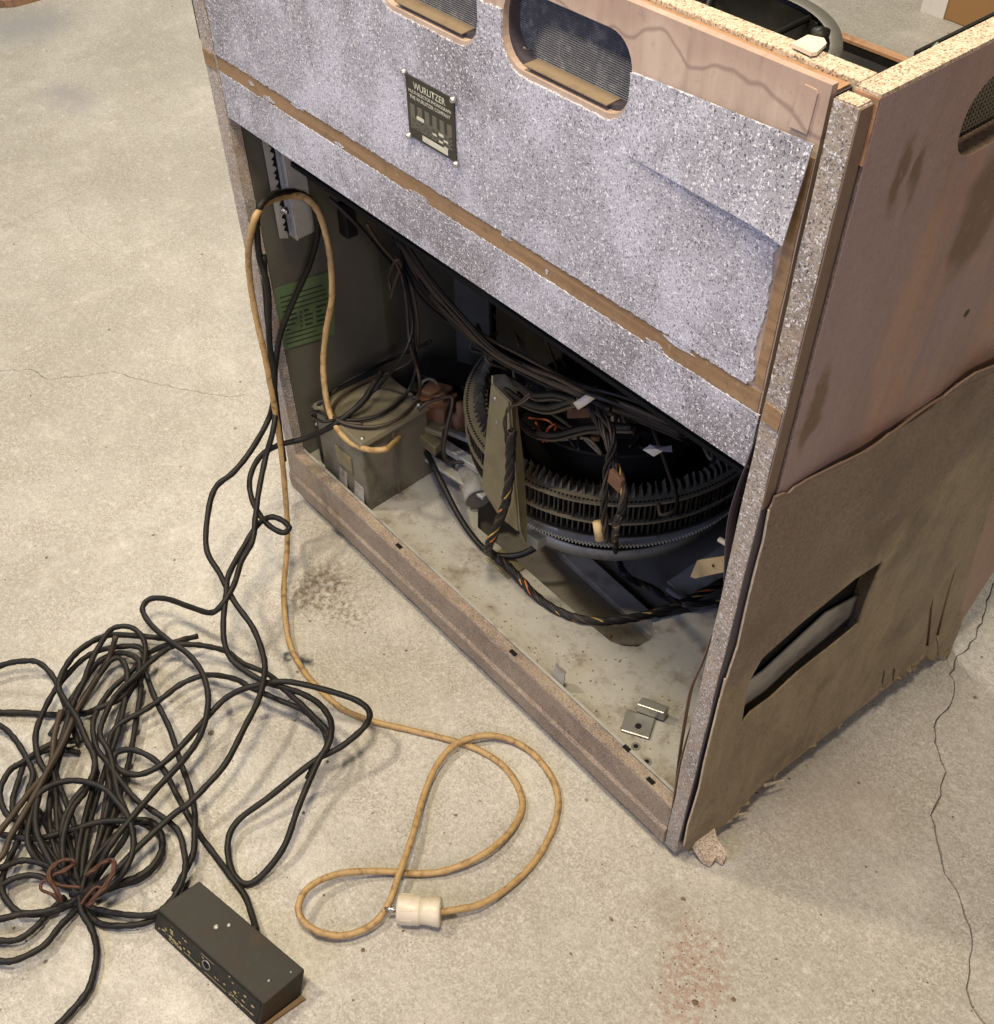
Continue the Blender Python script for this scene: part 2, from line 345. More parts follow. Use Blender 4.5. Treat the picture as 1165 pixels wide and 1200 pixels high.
def parent_world(p):
    l = Vector((0, 0, 0))
    while p is not None: l += p.location; p = p.parent
    return l

def catmull(pts, per=8):
    P = [Vector(p) for p in pts]; P = [P[0]*2-P[1]]+P+[P[-1]*2-P[-2]]; out = []
    for i in range(1, len(P)-2):
        a, b, c, d = P[i-1:i+3]
        for k in range(per):
            t = k/per
            out.append(.5*((2*b)+(c-a)*t+(2*a-5*b+4*c-d)*t*t+(3*b-a-3*c+d)*t**3))
    return out+[P[-2]]

def resample(loop, step):
    out = []
    for i, p in enumerate(loop):
        q = loop[(i+1) % len(loop)]; L = math.hypot(q[0]-p[0], q[1]-p[1]); n = max(1, int(round(L/step)))
        out += [(p[0]+(q[0]-p[0])*k/n, p[1]+(q[1]-p[1])*k/n) for k in range(n)]
    return out
def rough(loop, step, amp, seed=1):
    r = random.Random(seed)
    return [(x+r.uniform(-amp, amp), y+r.uniform(-amp, amp)) for x, y in resample(loop, step)]
def rrect(x0, x1, y0, y1, r, n=7):
    out = []
    for cx, cy, a in ((x1-r, y0+r, -90), (x1-r, y1-r, 0), (x0+r, y1-r, 90), (x0+r, y0+r, 180)):
        out += [(cx+r*math.cos(math.radians(a+90*k/n)), cy+r*math.sin(math.radians(a+90*k/n))) for k in range(n+1)]
    return out
def inside(p, poly):
    x, y = p; c = False; j = len(poly)-1
    for i in range(len(poly)):
        xi, yi = poly[i]; xj, yj = poly[j]
        if (yi > y) != (yj > y) and x < (xj-xi)*(y-yi)/(yj-yi)+xi: c = not c
        j = i
    return c
def sheet(outer, holes, mapf, step=None):
    """solid sheet cut to an outline with holes; mapf(a, b, side) gives the point on the front (0) or back (1)"""
    loops = [outer]+list(holes); vs = []; es = []
    for lp in loops:
        n = len(vs); vs += [Vector(p) for p in lp]; es += [(n+i, n+(i+1) % len(lp)) for i in range(len(lp))]
    if step:
        xs = [p[0] for p in outer]; ys = [p[1] for p in outer]; r = random.Random(3)
        x = min(xs)+step/2
        while x < max(xs):
            y = min(ys)+step/2
            while y < max(ys):
                q = (x+r.uniform(-.1, .1)*step, y+r.uniform(-.1, .1)*step)
                if inside(q, outer): vs.append(Vector(q))
                y += step
            x += step
    V, E_, T, *_ = delaunay_2d_cdt(vs, es, [], 0, 1e-6)
    keep = []
    for t in T:
        c = (sum(V[i][0] for i in t)/3, sum(V[i][1] for i in t)/3)
        if inside(c, outer) and not any(inside(c, h) for h in holes): keep.append(tuple(t))
    mb = MB(); n = len(V)
    used = sorted({i for t in keep for i in t}); idx = {v: k for k, v in enumerate(used)}; n = len(used)
    pts = [mapf(V[i][0], V[i][1], 0) for i in used]+[mapf(V[i][0], V[i][1], 1) for i in used]
    fs = []; ec = {}
    for t in keep:
        a = [idx[i] for i in t]; fs.append(tuple(a)); fs.append(tuple(i+n for i in reversed(a)))
        for k in range(3):
            e = (a[k], a[(k+1) % 3]); ec[e] = ec.get(e, 0)+1
    for (i, j) in ec:
        if (j, i) not in ec: fs.append((j, i, i+n, j+n))
    return mb.add(pts, fs)

# ------------------------------------------------------------------ concrete floor with real cracks
def build_floor():
    c1 = [(1172, 660), (1152, 723), (1144, 748), (1119, 775), (1113, 790), (1119, 806), (1115, 824), (1095, 852), (1100, 880), (1109, 904), (1103, 932), (1091, 956), (1099, 988), (1107, 1023), (1123, 1047), (1137, 1087), (1136, 1125), (1133, 1159), (1139, 1179), (1159, 1205), (1172, 1235)]
    c2 = [(-60, 440), (0, 435), (37, 433), (54, 444), (104, 440), (133, 435), (175, 448), (217, 456), (267, 465), (290, 462)]
    c3 = [(-60, 290), (0, 267), (33, 254), (75, 233), (100, 223), (118, 205)]
    c4 = [(78, 240), (83, 258), (104, 279), (129, 296)]
    c5 = [(1121, 772), (1140, 800), (1170, 806)]
    r = random.Random(11)
    vs = [Vector(p) for p in ((-7, -5), (6, -5), (6, 8), (-7, 8))]; es = [(0, 1), (1, 2), (2, 3), (3, 0)]; low = {}; rim = set()
    for poly, wd, dp in ((c1, .0012, .005), (c2, .0009, .003), (c3, .0006, .0014), (c4, .0005, .001), (c5, .0005, .0015)):
        P = [at(u, v, 2, 0).xy for u, v in poly]; Q = []
        for a, b in zip(P, P[1:]):
            n = max(1, int((b-a).length/.012)); d = (b-a).normalized(); nn = Vector((-d.y, d.x))
            for k in range(n): Q.append(a+(b-a)*k/n+(nn*r.uniform(-.003, .003) if k else Vector((0, 0))))
        Q.append(P[-1]); m = len(Q); base = len(vs)
        L = []; Rr = []; Cc = []
        for i, q in enumerate(Q):
            d = (Q[min(i+1, m-1)]-Q[max(i-1, 0)]).normalized(); nn = Vector((-d.y, d.x))
            h = wd*r.uniform(.5, 1.5)*(1 if 0 < i < m-1 else .2)
            L.append(len(vs)); vs.append(q+nn*h); Rr.append(len(vs)); vs.append(q-nn*h); Cc.append(len(vs)); vs.append(q.copy()); low[Cc[-1]] = dp
        for X in (L, Rr, Cc): es += list(zip(X, X[1:])); rim.update(X)
    for k in range(400): vs.append(Vector((r.uniform(-6.5, 5.5), r.uniform(-4.5, 7.5))))
    V, E_, T, ov, *_ = delaunay_2d_cdt(vs, es, [], 0, 1e-7)
    zs = []; at_ = []
    for k, o in enumerate(ov):
        zs.append(-max([low.get(i, 0) for i in o] or [0])); at_.append(max([low.get(i, 0) for i in o] or [0])/.005)
    me = bpy.data.meshes.new('floor'); me.from_pydata([(v[0], v[1], z) for v, z in zip(V, zs)], [], [tuple(t) for t in T]); me.update()
    bm = bmesh.new(); bm.from_mesh(me); bmesh.ops.recalc_face_normals(bm, faces=bm.faces)
    if sum(f.normal.z for f in bm.faces) < 0: bmesh.ops.reverse_faces(bm, faces=bm.faces)
    bm.to_mesh(me); bm.free()
    a = me.attributes.new('crack', 'FLOAT', 'POINT'); a.data.foreach_set('value', at_)
    o = link('floor', me, 'concrete'); o['kind'] = 'structure'
build_floor()

# ------------------------------------------------------------------ the cabinet
cab = thing('jukebox_cabinet', 'worn grey speckled jukebox cabinet seen from behind, its lower back open', 'jukebox')
HOLES = [rrect(.404, .557, .922, .985, .026), rrect(.590, .744, .922, .985, .026)]
ZO = .6846; ZT = 1.008
ym = lambda y0, y1: (lambda a, b, s: (a, y1 if s else y0, b))
sheet([(.032, ZO+.002), (.9225, ZO+.002), (.9225, ZT), (.032, ZT)], HOLES, ym(.0022, .0085)).build('rear_panel', 'ply', cab)
h2 = [rrect(.4055, .5555, .9262, .9835, .025), rrect(.5915, .7425, .9262, .9835, .025)]
sheet([(.030, ZO+.006), (.920, ZO+.006), (.920, .998), (.030, .998)], h2, ym(.0087, .0285)).build('backing_board', 'dark_groove', cab)
for k, (x0, x1) in enumerate(((.430, .531), (.616, .718))): MB().box((x0, .0030, .9262), (x1, .0190, .9272)).build('opening_ledge', 'ledge_dust', cab)
# speckled skin: one sheet above the bare trim band, one below, one for the torn upper layer
low_skin = [(.033, ZO), (.924, ZO)]+[p for p in rough([(.033, ZO), (.924, ZO), (.924, .7425), (.033, .7415)], .003, .0009, 2) if p[1] > .738]
sheet(low_skin, [], ym(0, .0021)).build('paint_skin', 'speckle', cab)
up_skin = rough([(.033, .7615), (.905, .7640), (.9115, .772), (.906, .80), (.9095, .84), (.9060, .88), (.9105, .905), (.91, .958), (.84, .962), (.75, .961), (.62, .966), (.56, .962), (.47, .972), (.38, 1.006), (.033, 1.006)], .003, .0009, 3)
sheet(up_skin, [rough(rrect(.4035, .5575, .9180, .9855, .027), .004, .0006, 14), rough(rrect(.5895, .7445, .9178, .9855, .027), .004, .0006, 15)], ym(0, .0021)).build('paint_skin', 'speckle', cab)
# the bare trim band shows the board below it; a thin brown glue layer fills it
sheet(rough([(.034, .7420), (.921, .7430), (.921, .7634), (.034, .7610)], .02, .0003, 5), [], ym(.0011, .0021)).build('bare_band', 'bare_band', cab)
sheet(rough([(.9115, .768), (.9215, .766), (.9215, .96), (.911, .96)], .02, .0006, 6), [], ym(.0011, .0021)).build('bare_strip', 'bare_band', cab)
rp = random.Random(41)
for (x, z, a, b) in ((.112, .752, .008, .003), (.150, .7455, .016, .004), (.215, .760, .02, .003), (.30, .744, .012, .003), (.595, .761, .010, .003), (.655, .7505, .003, .003), (.80, .7455, .018, .004), (.83, .7600, .02, .005), (.45, .744, .018, .003)):
    n = 13; lp = [(x+math.cos(i*2*math.pi/n)*a*rp.uniform(.4, 1.1), z+math.sin(i*2*math.pi/n)*b*rp.uniform(.4, 1.1)) for i in range(n)]
    sheet(lp, [], ym(.0006, .0012)).build('paint_flake', 'speckle', cab)
# lifted flap
def flap():
    A, B, Cc, D = (.7480, .9625), (.9217, .9710), (.9205, .9000), (.740, .8985)
    nu, nv = 40, 12; mb = MB(); r = random.Random(4)
    g = {}
    for side in (0, 1):
        for i in range(nu+1):
            for j in range(nv+1):
                u, v = i/nu, j/nv
                x = (A[0]*(1-u)+B[0]*u)*(1-v)+(D[0]*(1-u)+Cc[0]*u)*v; z = (A[1]*(1-u)+B[1]*u)*(1-v)+(D[1]*(1-u)+Cc[1]*u)*v
                if j == 0: z += r.uniform(-.001, .001) if side == 0 else 0
                lift = .0004+.0115*(u**1.7)*(.25+.75*v)*(1-.15*math.sin(u*9))+.0015*math.sin(u*6+1)*v*u
                edge = min(1, u*6)
                g[side, i, j] = len(mb.v); mb.v.append(Vector((x, -lift*edge-.0003+(.0011 if side else 0), z)))
    for i in range(nu):
        for j in range(nv):
            mb.f.append((g[0, i, j], g[0, i+1, j], g[0, i+1, j+1], g[0, i, j+1])); mb.f.append((g[1, i, j], g[1, i, j+1], g[1, i+1, j+1], g[1, i+1, j]))
    for i in range(nu):
        for j in (0, nv): mb.f.append((g[0, i, j], g[1, i, j], g[1, i+1, j], g[0, i+1, j]))
    for j in range(nv):
        for i in (0, nu): mb.f.append((g[0, i, j], g[0, i, j+1], g[1, i, j+1], g[1, i, j]))
    mb.build('peeling_flap', 'speckle', cab)
flap()
sheet([(.8965, .973), (.9120, .973), (.9135, 1.0), (.912, 1.002), (.902, 1.0025), (.8995, 1.000)], [], ym(.0008, .0021)).build('veneer_strip', 'ply', cab)
# grilles behind the two openings
for k, (x0, x1) in enumerate(((.400, .561), (.586, .748))):
    mb = MB(); n = 84
    for i in range(n):
        x = x0+(x1-x0)*(i+.5)/n; mb.tube([(x, .0205, .915), (x, .0205, .992)], .00062, 4)
    for i in range(42):
        z = .915+.077*(i+.5)/42; mb.tube([(x0, .0197, z), (x1, .0197, z)], .00062, 4)
    g = mb.build('grille', 'grille_black', cab); g['kind'] = 'stuff'
    MB().box((x0, .043, .910), (x1, .0455, .9935)).build('grille_dark_board', 'dark_inside', cab)  # dark board added so the space behind the grille looks shaded
MB().box((.03, .0287, .9945), (.925, .0460, 1.003)).build('top_rail', 'chipboard', cab, bevel=.0008)
MB().box((.031, .0089, .9982), (.918, .0283, .9995)).build('top_strip', 'board_brown', cab)
MB().box((.03, .0289, .900), (.918, .0425, .9125)).build('grille_batten', 'board_brown', cab)
# corner posts
post = MB(); prof = [(.929, -.003), (.949, -.003), (.949, .0105), (.929, .0105)]
zs = [.018]+[.03+i*(1.0035-.03)/26 for i in range(27)]; rr = random.Random(8)
for i, z in enumerate(zs):
    for (x, y) in prof: post.v.append(Vector((x+rr.uniform(-.0006, .0006), y+rr.uniform(-.0004, .0004), z)))
for i in range(len(zs)-1):
    for j in range(4): post.f.append((i*4+j, i*4+(j+1) % 4, i*4+4+(j+1) % 4, i*4+4+j))
post.f += [(3, 2, 1, 0), tuple(len(post.v)-4+j for j in range(4))]
post.build('corner_post', 'speckle_post', cab, bevel=.0006)
MB().box((.930, -.0024, 1.0037), (.948, .0100, 1.0046)).build('post_end_grain', 'chipboard', cab)
sheet(rough([(.9305, .744), (.9480, .742), (.9480, .7615), (.9305, .7630)], .01, .0004, 9), [], ym(-.0042, -.0031)).build('bare_band', 'bare_band', cab)
MB().box((.9494, -.0025, .655), (.9506, .0102, 1.003)).build('post_veneer', 'veneer', cab)
MB().box((.9335, .0107, .05), (.9500, .0130, .96)).build('post_seam', 'dark_groove', cab)
MB().box((.9494, -.0015, .05), (.9506, .0102, .652)).build('post_veneer', 'dark_groove', cab)
MB().box((0, -.001, .03), (.0305, .0165, 1.004)).build('corner_post', 'speckle_post', cab, bevel=.0008)
sheet(rough([(.002, .742), (.0295, .742), (.0295, .761), (.002, .761)], .01, .0004, 10), [], ym(-.0022, -.0011)).build('bare_band', 'bare_band', cab)
MB().box((-.014, .004, .765), (-.0025, .020, .815)).build('hinge', 'black_metal', cab, bevel=.001)
# split veneers along the inner edge of the near post
def bowed(pts, wdt, name, mat):
    P = catmull(pts, 6); mb = MB()
    for i, p in enumerate(P):
        k = wdt*(.35+.65*math.sin(math.pi*i/(len(P)-1)))
        mb.v += [p, p+Vector((.0009, 0, 0)), p+Vector((.0009, k, 0)), p+Vector((0, k, 0))]
    for i in range(len(P)-1):
        for j in range(4): mb.f.append((i*4+j, i*4+(j+1) % 4, i*4+4+(j+1) % 4, i*4+4+j))
    mb.f += [(3, 2, 1, 0), tuple(len(mb.v)-4+j for j in range(4))]
    mb.build(name, mat, cab)
bowed([(.9270, -.001, .735), (.9245, -.002, .70), (.9195, -.003, .655), (.9180, -.003, .615), (.9220, -.002, .575), (.9270, -.001, .54)], .012, 'split_veneer', 'dark_groove')
bowed([(.9272, -.002, .46), (.9235, -.003, .41), (.9175, -.004, .365), (.9165, -.004, .33), (.9190, -.003, .24), (.9250, -.002, .14), (.9275, -.001, .09)], .006, 'split_veneer', 'veneer')
bowed([(.9276, -.003, .30), (.9258, -.004, .26), (.9245, -.004, .20), (.9268, -.003, .12), (.9276, -.002, .08)], .004, 'split_veneer', 'veneer')

# side walls
SIDE_OUT = [(.0135, .030), (.575, .030), (.592, .10), (.640, .25), (.70, .50), (.735, .78), (.74, 1.006), (.0135, 1.006)]
OVAL = rrect(.122, .275, .922, .980, .027)
HAND = [at(u, v, 0, .953) for u, v in ((1040, 652), (1002, 675), (943, 727), (893, 772), (872, 810), (864, 855), (885, 843), (910, 825), (940, 795), (983, 760), (1012, 735), (1022, 700))]
HAND = [(p.y, p.z) for p in HAND]
xm = lambda x0, x1: (lambda a, b, s: (x1 if s else x0, a, b))
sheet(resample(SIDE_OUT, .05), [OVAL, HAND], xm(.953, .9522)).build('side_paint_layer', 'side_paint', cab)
sheet(resample(SIDE_OUT, .05), [OVAL, HAND], xm(.9521, .9325)).build('side_wall', 'hardboard', cab)
MB().box((.9328, .0130, 1.0062), (.9527, .739, 1.0085)).build('side_top_edge', 'chipboard', cab)
MB().box((.9330, .0118, .962), (.9526, .0134, 1.006)).build('side_end_grain', 'board_brown', cab)
sheet(resample([(.018, .03), (.575, .03), (.70, .5), (.74, 1.0), (.018, 1.0)], .05), [], xm(.0145, -.002)).build('side_wall', 'speckle_post', cab)
mb = MB()
for i in range(40):
    y = .118+.160*(i+.5)/40; mb.tube([(.926, y, .916), (.926, y, .986)], .0008, 4)
for i in range(20):
    z = .916+.07*(i+.5)/20; mb.tube([(.9268, .118, z), (.9268, .278, z)], .0008, 4)
mb.build('grille', 'comb_metal', cab)['kind'] = 'stuff'
MB().box((.905, .115, .90), (.908, .280, .99)).build('grille_dark_board', 'dark_inside', cab)
# warped hardboard skin of the lower side
near = [(905, 600), (898, 640), (889, 672), (878, 716), (868, 760), (855, 798), (846, 823), (837, 855), (826, 895), (820, 923), (807, 967), (802, 992)]
bot = [(806, 998), (820, 990), (835, 975), (842, 968), (858, 955), (879, 934), (900, 915), (926, 897), (960, 869), (993, 843), (1030, 807), (1045, 800), (1060, 790), (1072, 778), (1083, 766)]
far = [(1088, 772), (1097, 774), (1098, 742), (1099, 768), (1106, 768), (1116, 758), (1121, 740), (1127, 716), (1135, 690), (1143, 660), (1158, 610), (1180, 540), (1200, 470), (1205, 425)]
top = [(1185, 414), (1165, 420), (1139, 434), (1115, 456), (1093, 478), (1071, 492), (1039, 507), (1017, 523), (978, 544), (932, 573), (926, 580), (920, 580), (912, 584), (909, 592)]
hand2 = [(1035, 657), (1002, 679), (943, 731), (896, 774), (890, 781), (879, 806), (871, 850), (882, 837), (907, 819), (938, 790), (979, 756), (1007, 731), (1018, 698)]
yz = lambda L: [(p.y, p.z) for p in (at(u, v, 0, .958) for u, v in L)]
slits = [[(1124, 664), (1113, 690), (1106, 715), (1098, 745), (1101, 745), (1110, 712), (1117, 688)], [(1095, 700), (1089, 722), (1085, 758), (1089, 757), (1093, 725)],
         [(1036, 783), (1033, 800), (1034, 803), (1037, 790)], [(1047, 782), (1045, 798), (1047, 798), (1049, 785)]]
def skin_map(a, b, s):
    ze = max(0., (b-.545)/.11); ye = min(1, max(0., (a-.05)/.22))
    bulge = .014*ye*ze*ze*(.6+.4*math.sin(a*22))+.0022*math.sin(a*17+b*9)+.004*max(0, (.10-b)/.10)*(.5+.5*math.sin(a*26))
    bulge += .012*max(0, (a-.50)/.09)*max(0, min(1, (.28-b)/.2))*(.5+.5*math.sin(a*150))
    return (.9562+max(bulge, -.0015)-(.0022 if s else 0), a, b)
outl = yz(near+bot+far+top)
o = sheet(rough(outl, .008, .0006, 12), [yz(hand2)]+[yz(q) for q in slits], skin_map, .018).build('side_skin', 'hardboard', cab)
mb = MB().tube([Vector(skin_map(p[0], p[1], 0))-Vector((.0011, 0, 0)) for p in resample(yz(near), .006)[:-40]], .0012, 5)
mb.build('skin_edge', 'pale_edge', cab)
e2 = resample(yz(top), .008); e2 = [p for p in e2 if p[1] > .60]
MB().tube([Vector(skin_map(p[0], p[1], 0))+Vector((-.0008, 0, 0)) for p in e2], .0013, 5).build('skin_edge', 'veneer', cab)
fr_ = MB(); rf = random.Random(77)
for p in resample(yz(bot), .012)[3:-30]:
    if rf.random() < .5:
        a = Vector(skin_map(p[0], p[1], 0)); L = rf.uniform(.004, .014); dv = Vector((rf.uniform(0, .4), rf.uniform(-.8, .8), -rf.uniform(.15, .5))).normalized()*L; sv = Vector((0, rf.uniform(.003, .008), .001))
        fr_.add([a-sv, a+sv, a+dv, a-sv-Vector((.0012, 0, 0)), a+sv-Vector((.0012, 0, 0)), a+dv-Vector((.0006, 0, 0))], [(0, 1, 2), (5, 4, 3), (0, 3, 4, 1), (1, 4, 5, 2), (2, 5, 3, 0)])
fr_.build('frayed_edge', 'hardboard', cab)['kind'] = 'stuff'
# what shows through the hand hole
sheet([(.03, .24), (.28, .24), (.28, .335), (.20, .352), (.10, .325), (.03, .33)], [], lambda a, b, s: (.9400-(.002 if s else 0)-.04*max(0, b-.3), a, b)).build('inner_plate', 'plank_grey', cab)
MB().hexa([(.905, .262, .24), (.951, .262, .27), (.951, .268, .27), (.905, .268, .24), (.905, .262, .45), (.951, .262, .45), (.951, .268, .45), (.905, .268, .45)]).build('hole_cheek', 'hardboard', cab)
# bottom rail under the opening
prof = [(.014, .1115), (-.0015, .1115), (-.003, .1085), (-.0035, .060), (-.0075, .054), (-.0065, .024), (.012, .022)]
xs = [.001+.927*i/40 for i in range(41)]; mb = MB(); L = len(prof)
for i, x in enumerate(xs):
    for (y, z) in prof: mb.v.append(Vector((x, y+rr.uniform(-.0005, .0005), z+rr.uniform(-.0007, .0007))))
for i in range(40):
    for j in range(L): mb.f.append((i*L+j, i*L+(j+1) % L, i*L+L+(j+1) % L, i*L+L+j))
mb.f += [tuple(range(L)), tuple(40*L+j for j in reversed(range(L)))]
mb.build('bottom_rail', 'speckle_rail', cab)
MB().box((.002, .0145, .100), (.926, .0190, .1135)).build('rail_lip', 'base_paint', cab, bevel=.0006)
for (u, v) in ((468, 640), (602, 765), (735, 877), (763, 915)):
    p = at(u, v, 2, .112); MB().box((p.x-.006, p.y-.004, .1122), (p.x+.006, p.y+.0025, .1139)).build('rail_notch', 'dark_inside', cab, bevel=.0006)
for (u, v, s) in ((395, 562, 1), (412, 580, 1.2), (654, 790, 1)):
    p = at(u, v, 2, .125)
    tb = MB().hexa([(p.x-.012*s, .0195, .097), (p.x+.012*s, .0195, .097), (p.x+.012*s, .0215, .097), (p.x-.012*s, .0215, .097), (p.x-.010*s, .025, .138), (p.x+.010*s, .025, .138), (p.x+.010*s, .027, .138), (p.x-.010*s, .027, .138)])
    tb.build('latch_tab', 'base_paint', cab, bevel=.0006)
for (u, v) in ((405, 622), (830, 985)):
    p = at(u, v, 2, .01); MB().lathe([(0, 0), (.014, 0), (.016, .012), (.010, .0215), (0, .0215)], (min(p.x, .9), .03, 0), n=16).build('foot', 'black_metal', cab, True)
for xx in (.06, .9): MB().lathe([(0, 0), (.014, 0), (.016, .012), (.010, .0285), (0, .0285)], (xx, .53, 0), n=16).build('foot', 'black_metal', cab, True)
# base board with its cut-out
ZB = .0955
cut = [(p.x, p.y) for p in (at(u, v, 2, ZB) for u, v in ((560, 618), (603, 655), (677, 720), (716, 752), (731, 757), (747, 758), (762, 750), (767, 741), (764, 726), (800, 719), (850, 711)))]
cut += [(.905, .36), (.905, .5), (.29, .5), (.29, .19)]
sheet([(.016, .0192), (.930, .0192), (.930, .56), (.016, .56)], [cut], lambda a, b, s: (a, b, ZB-(.009 if s else 0))).build('base_board', 'base_paint', cab)
MB().box((.018, .06, .040), (.930, .57, .046)).build('base_tray', 'base_dark', cab)
a, b = at(652, 640, 2, .060), at(758, 737, 2, .060)
d = (b-a).normalized(); nn = Vector((-d.y, d.x, 0))
MB().obox((a+b)/2+nn*.012-Vector((0, 0, .007)), d*((b-a).length/2+.05), nn*.016, (0, 0, .007)).build('tray_plank', 'plank_grey', cab, bevel=.001)
# raised plates at the right rear of the tray
p = at(818, 700, 2, .07); MB().box((.62, .30, .047), (.925, .45, .07)).build('tray_plate', 'plank_grey', cab, bevel=.002)
# metal clip screwed on the base board
p0 = at(735, 862, 2, ZB); p1 = at(752, 840, 2, ZB+.004); p2 = at(772, 832, 2, ZB+.016)
cl = MB().obox(at(748, 849, 2, ZB+.0025), (.018, .010, 0), (-.010, .016, 0), (0, 0, .0015))
cl.hexa([at(745, 846, 2, ZB+.004)+Vector(q) for q in ((-.012, .012, 0), (.024, .030, 0), (.020, .042, 0), (-.016, .026, 0), (-.012, .010, .020), (.024, .028, .020), (.020, .042, .020), (-.016, .026, .020))])
cl.build('metal_clip', 'dull_steel', cab, bevel=.002)
p = at(748, 851, 2, ZB+.0043); MB().lathe([(0, 0), (.0045, 0), (.0045, .0008), (0, .0008)], p, n=12).build('clip_hole', 'dark_inside', cab)
for (u, v) in ((758, 893), (657, 795), (745, 875)):
    p = at(u, v, 2, ZB); MB().lathe([(.0035, .0003), (.0065, .0003), (.0065, .0012), (.0035, .0012)], p, n=12).build('screw_hole', 'dull_steel', cab); MB().lathe([(0, .0008), (.0036, .0008)], p, n=12).build('screw_hole', 'dark_inside', cab)
# inner walls
MB().box((.0147, .018, .10), (.0200, .56, .70)).build('inner_wall', 'olive_wall', cab)
MB().box((.0202, .019, .0965), (.0270, .212, .72)).build('inner_cover', 'olive_wall', cab, bevel=.001)
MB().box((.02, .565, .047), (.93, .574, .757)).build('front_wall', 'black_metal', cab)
MB().box((.02, .564, .7572), (.93, .576, .7605)).build('front_wall_edge', 'board_brown', cab)
MB().box((.03, .07, .600), (.930, .56, .606)).build('light_block_deck', 'dark_inside', cab)  # plate added to block light from above and darken the interior
MB().box((.925, .05, .0965), (.9315, .56, .60)).build('inner_wall', 'dark_inside', cab)
MB().box((.0205, .36, .0965), (.115, .366, .50)).build('inner_panel', 'olive_wall', cab)
# toothed bracket at the left
def tooth():
    out = [(.036, .505), (.049, .50)]
    for k in range(9):
        z = .51+k*.019; out += [(.049, z), (.044, z+.004), (.0475, z+.009), (.0435, z+.012), (.049, z+.016)]
    out += [(.049, .74), (.036, .74)]
    return out
sheet(tooth(), [], lambda a, b, s: (.0455-(.0012 if s else 0), a, b)).build('toothed_strip', 'grey_metal', cab)
MB().box((.0275, .0495, .497), (.0295, .060, .74)).build('strip_backing', 'dark_inside', cab)
MB().box((.0275, .0605, .493), (.050, .0632, .74)).build('bracket_channel', 'grey_metal', cab, bevel=.0006)
MB().box((.0475, .0634, .495), (.050, .092, .74)).build('bracket_channel', 'grey_metal', cab, bevel=.0006)
p = at(334, 247, 0, .052); MB().lathe([(0, .008), (.003, .008), (.003, .002), (.0055, .002), (.0055, 0), (0, 0)], (.0502, p.y, p.z), (1, 0, 0), 12).build('bracket_screw', 'steel', cab, True)
# green instruction card
q = [at(u, v, 0, .0282) for u, v in ((331, 410), (392, 392), (392, 316), (320, 338))]
n_ = Vector((.0008, 0, 0))
card = MB().hexa([q[0], q[1], q[1]+n_, q[0]+n_, q[3], q[2], q[2]+n_, q[3]+n_]).build('instruction_card', 'green_card', cab)
def on_card(u, v): return (q[3]*(1-u)+q[2]*u)*(1-v)+(q[0]*(1-u)+q[1]*u)*v+Vector((.0011, 0, 0))
pr = MB(); rc = random.Random(5)
def bar(mb, f, u0, u1, v0, v1):
    P = [f(u0, v1), f(u1, v1), f(u1, v0), f(u0, v0)]; mb.add(P, [(0, 1, 2, 3)])
for k in range(11):
    v = .16+k*.075
    if 4 <= k <= 7: 
        for (a, b) in ((.1, .32), (.38, .41), (.45, .6), (.66, .9)): bar(pr, on_card, a, min(b, a+rc.uniform(.08, .3)), v, v+.03)
    else: bar(pr, on_card, .08, rc.uniform(.6, .92), v, v+.018)
bar(pr, on_card, .36, .365, .42, .80)
pr.build('lettering', 'ink', card)
# rating plate
NPX, NPZ = (.4447, .5215), (.8075, .8685)
plate = MB().box((NPX[0], -.0016, NPZ[0]), (NPX[1], -.0001, NPZ[1])).build('rating_plate', 'plate_black', cab, bevel=.0004)
def on_plate(u, v): return Vector((NPX[0]+(NPX[1]-NPX[0])*u, -.0019, NPZ[1]-(NPZ[1]-NPZ[0])*v))
def text(s, width, cz, mat, bold=0.0, cx=.5):
    cu = bpy.data.curves.new('lettering', 'FONT'); cu.body = s; cu.size = 1; cu.align_x = 'CENTER'; cu.offset = bold; cu.resolution_u = 3
    o = bpy.data.objects.new('lettering', cu); C.objects.link(o); bpy.context.view_layer.update()
    me = bpy.data.meshes.new_from_object(o.evaluated_get(bpy.context.evaluated_depsgraph_get())); bpy.data.objects.remove(o)
    xs = [v.co.x for v in me.vertices]; k = width*(NPX[1]-NPX[0])/(max(xs)-min(xs)); c0 = (max(xs)+min(xs))/2; p = on_plate(cx, cz)
    for v in me.vertices: v.co = Vector((p.x+(v.co.x-c0)*k, p.y, p.z+v.co.y*k))
    me.name = 'lettering'; link('lettering', me, mat, plate)
text('WURLITZER', .66, .17, 'print_white', .01)
text('MULTI-SELECTOR PHONOGRAPH', .88, .255, 'print_white', .015)
text('THE WURLITZER COMPANY', .84, .345, 'print_white', .01)
dim = MB(); wh = MB()
for k in range(6):
    u = .07+k*.155
    for j in range(6): bar(dim, on_plate, u, u+.095, .44+j*.032, .44+j*.032+.018)
for j in range(5):
    v = .66+j*.036
    x = .06
    while x < .92:
        l = rc.uniform(.04, .14); bar(dim, on_plate, x, min(x+l, .94), v, v+.016); x += l+.025
bar(dim, on_plate, .06, .2, .63, .645); bar(dim, on_plate, .38, .9, .63, .645)
for (u0, u1, v0, v1) in ((.20, .36, .585, .645), (.66, .76, .655, .705), (.53, .62, .715, .75), (.76, .85, .725, .76), (.66, .74, .775, .81), (.76, .85, .83, .865), (.30, .84, .86, .955)): bar(wh, on_plate, u0, u1, v0, v1)
for v in dim.v: v.y += .0001
dim.build('printed_table', 'print_dim', plate); wh.build('printed_fields', 'print_white', plate)
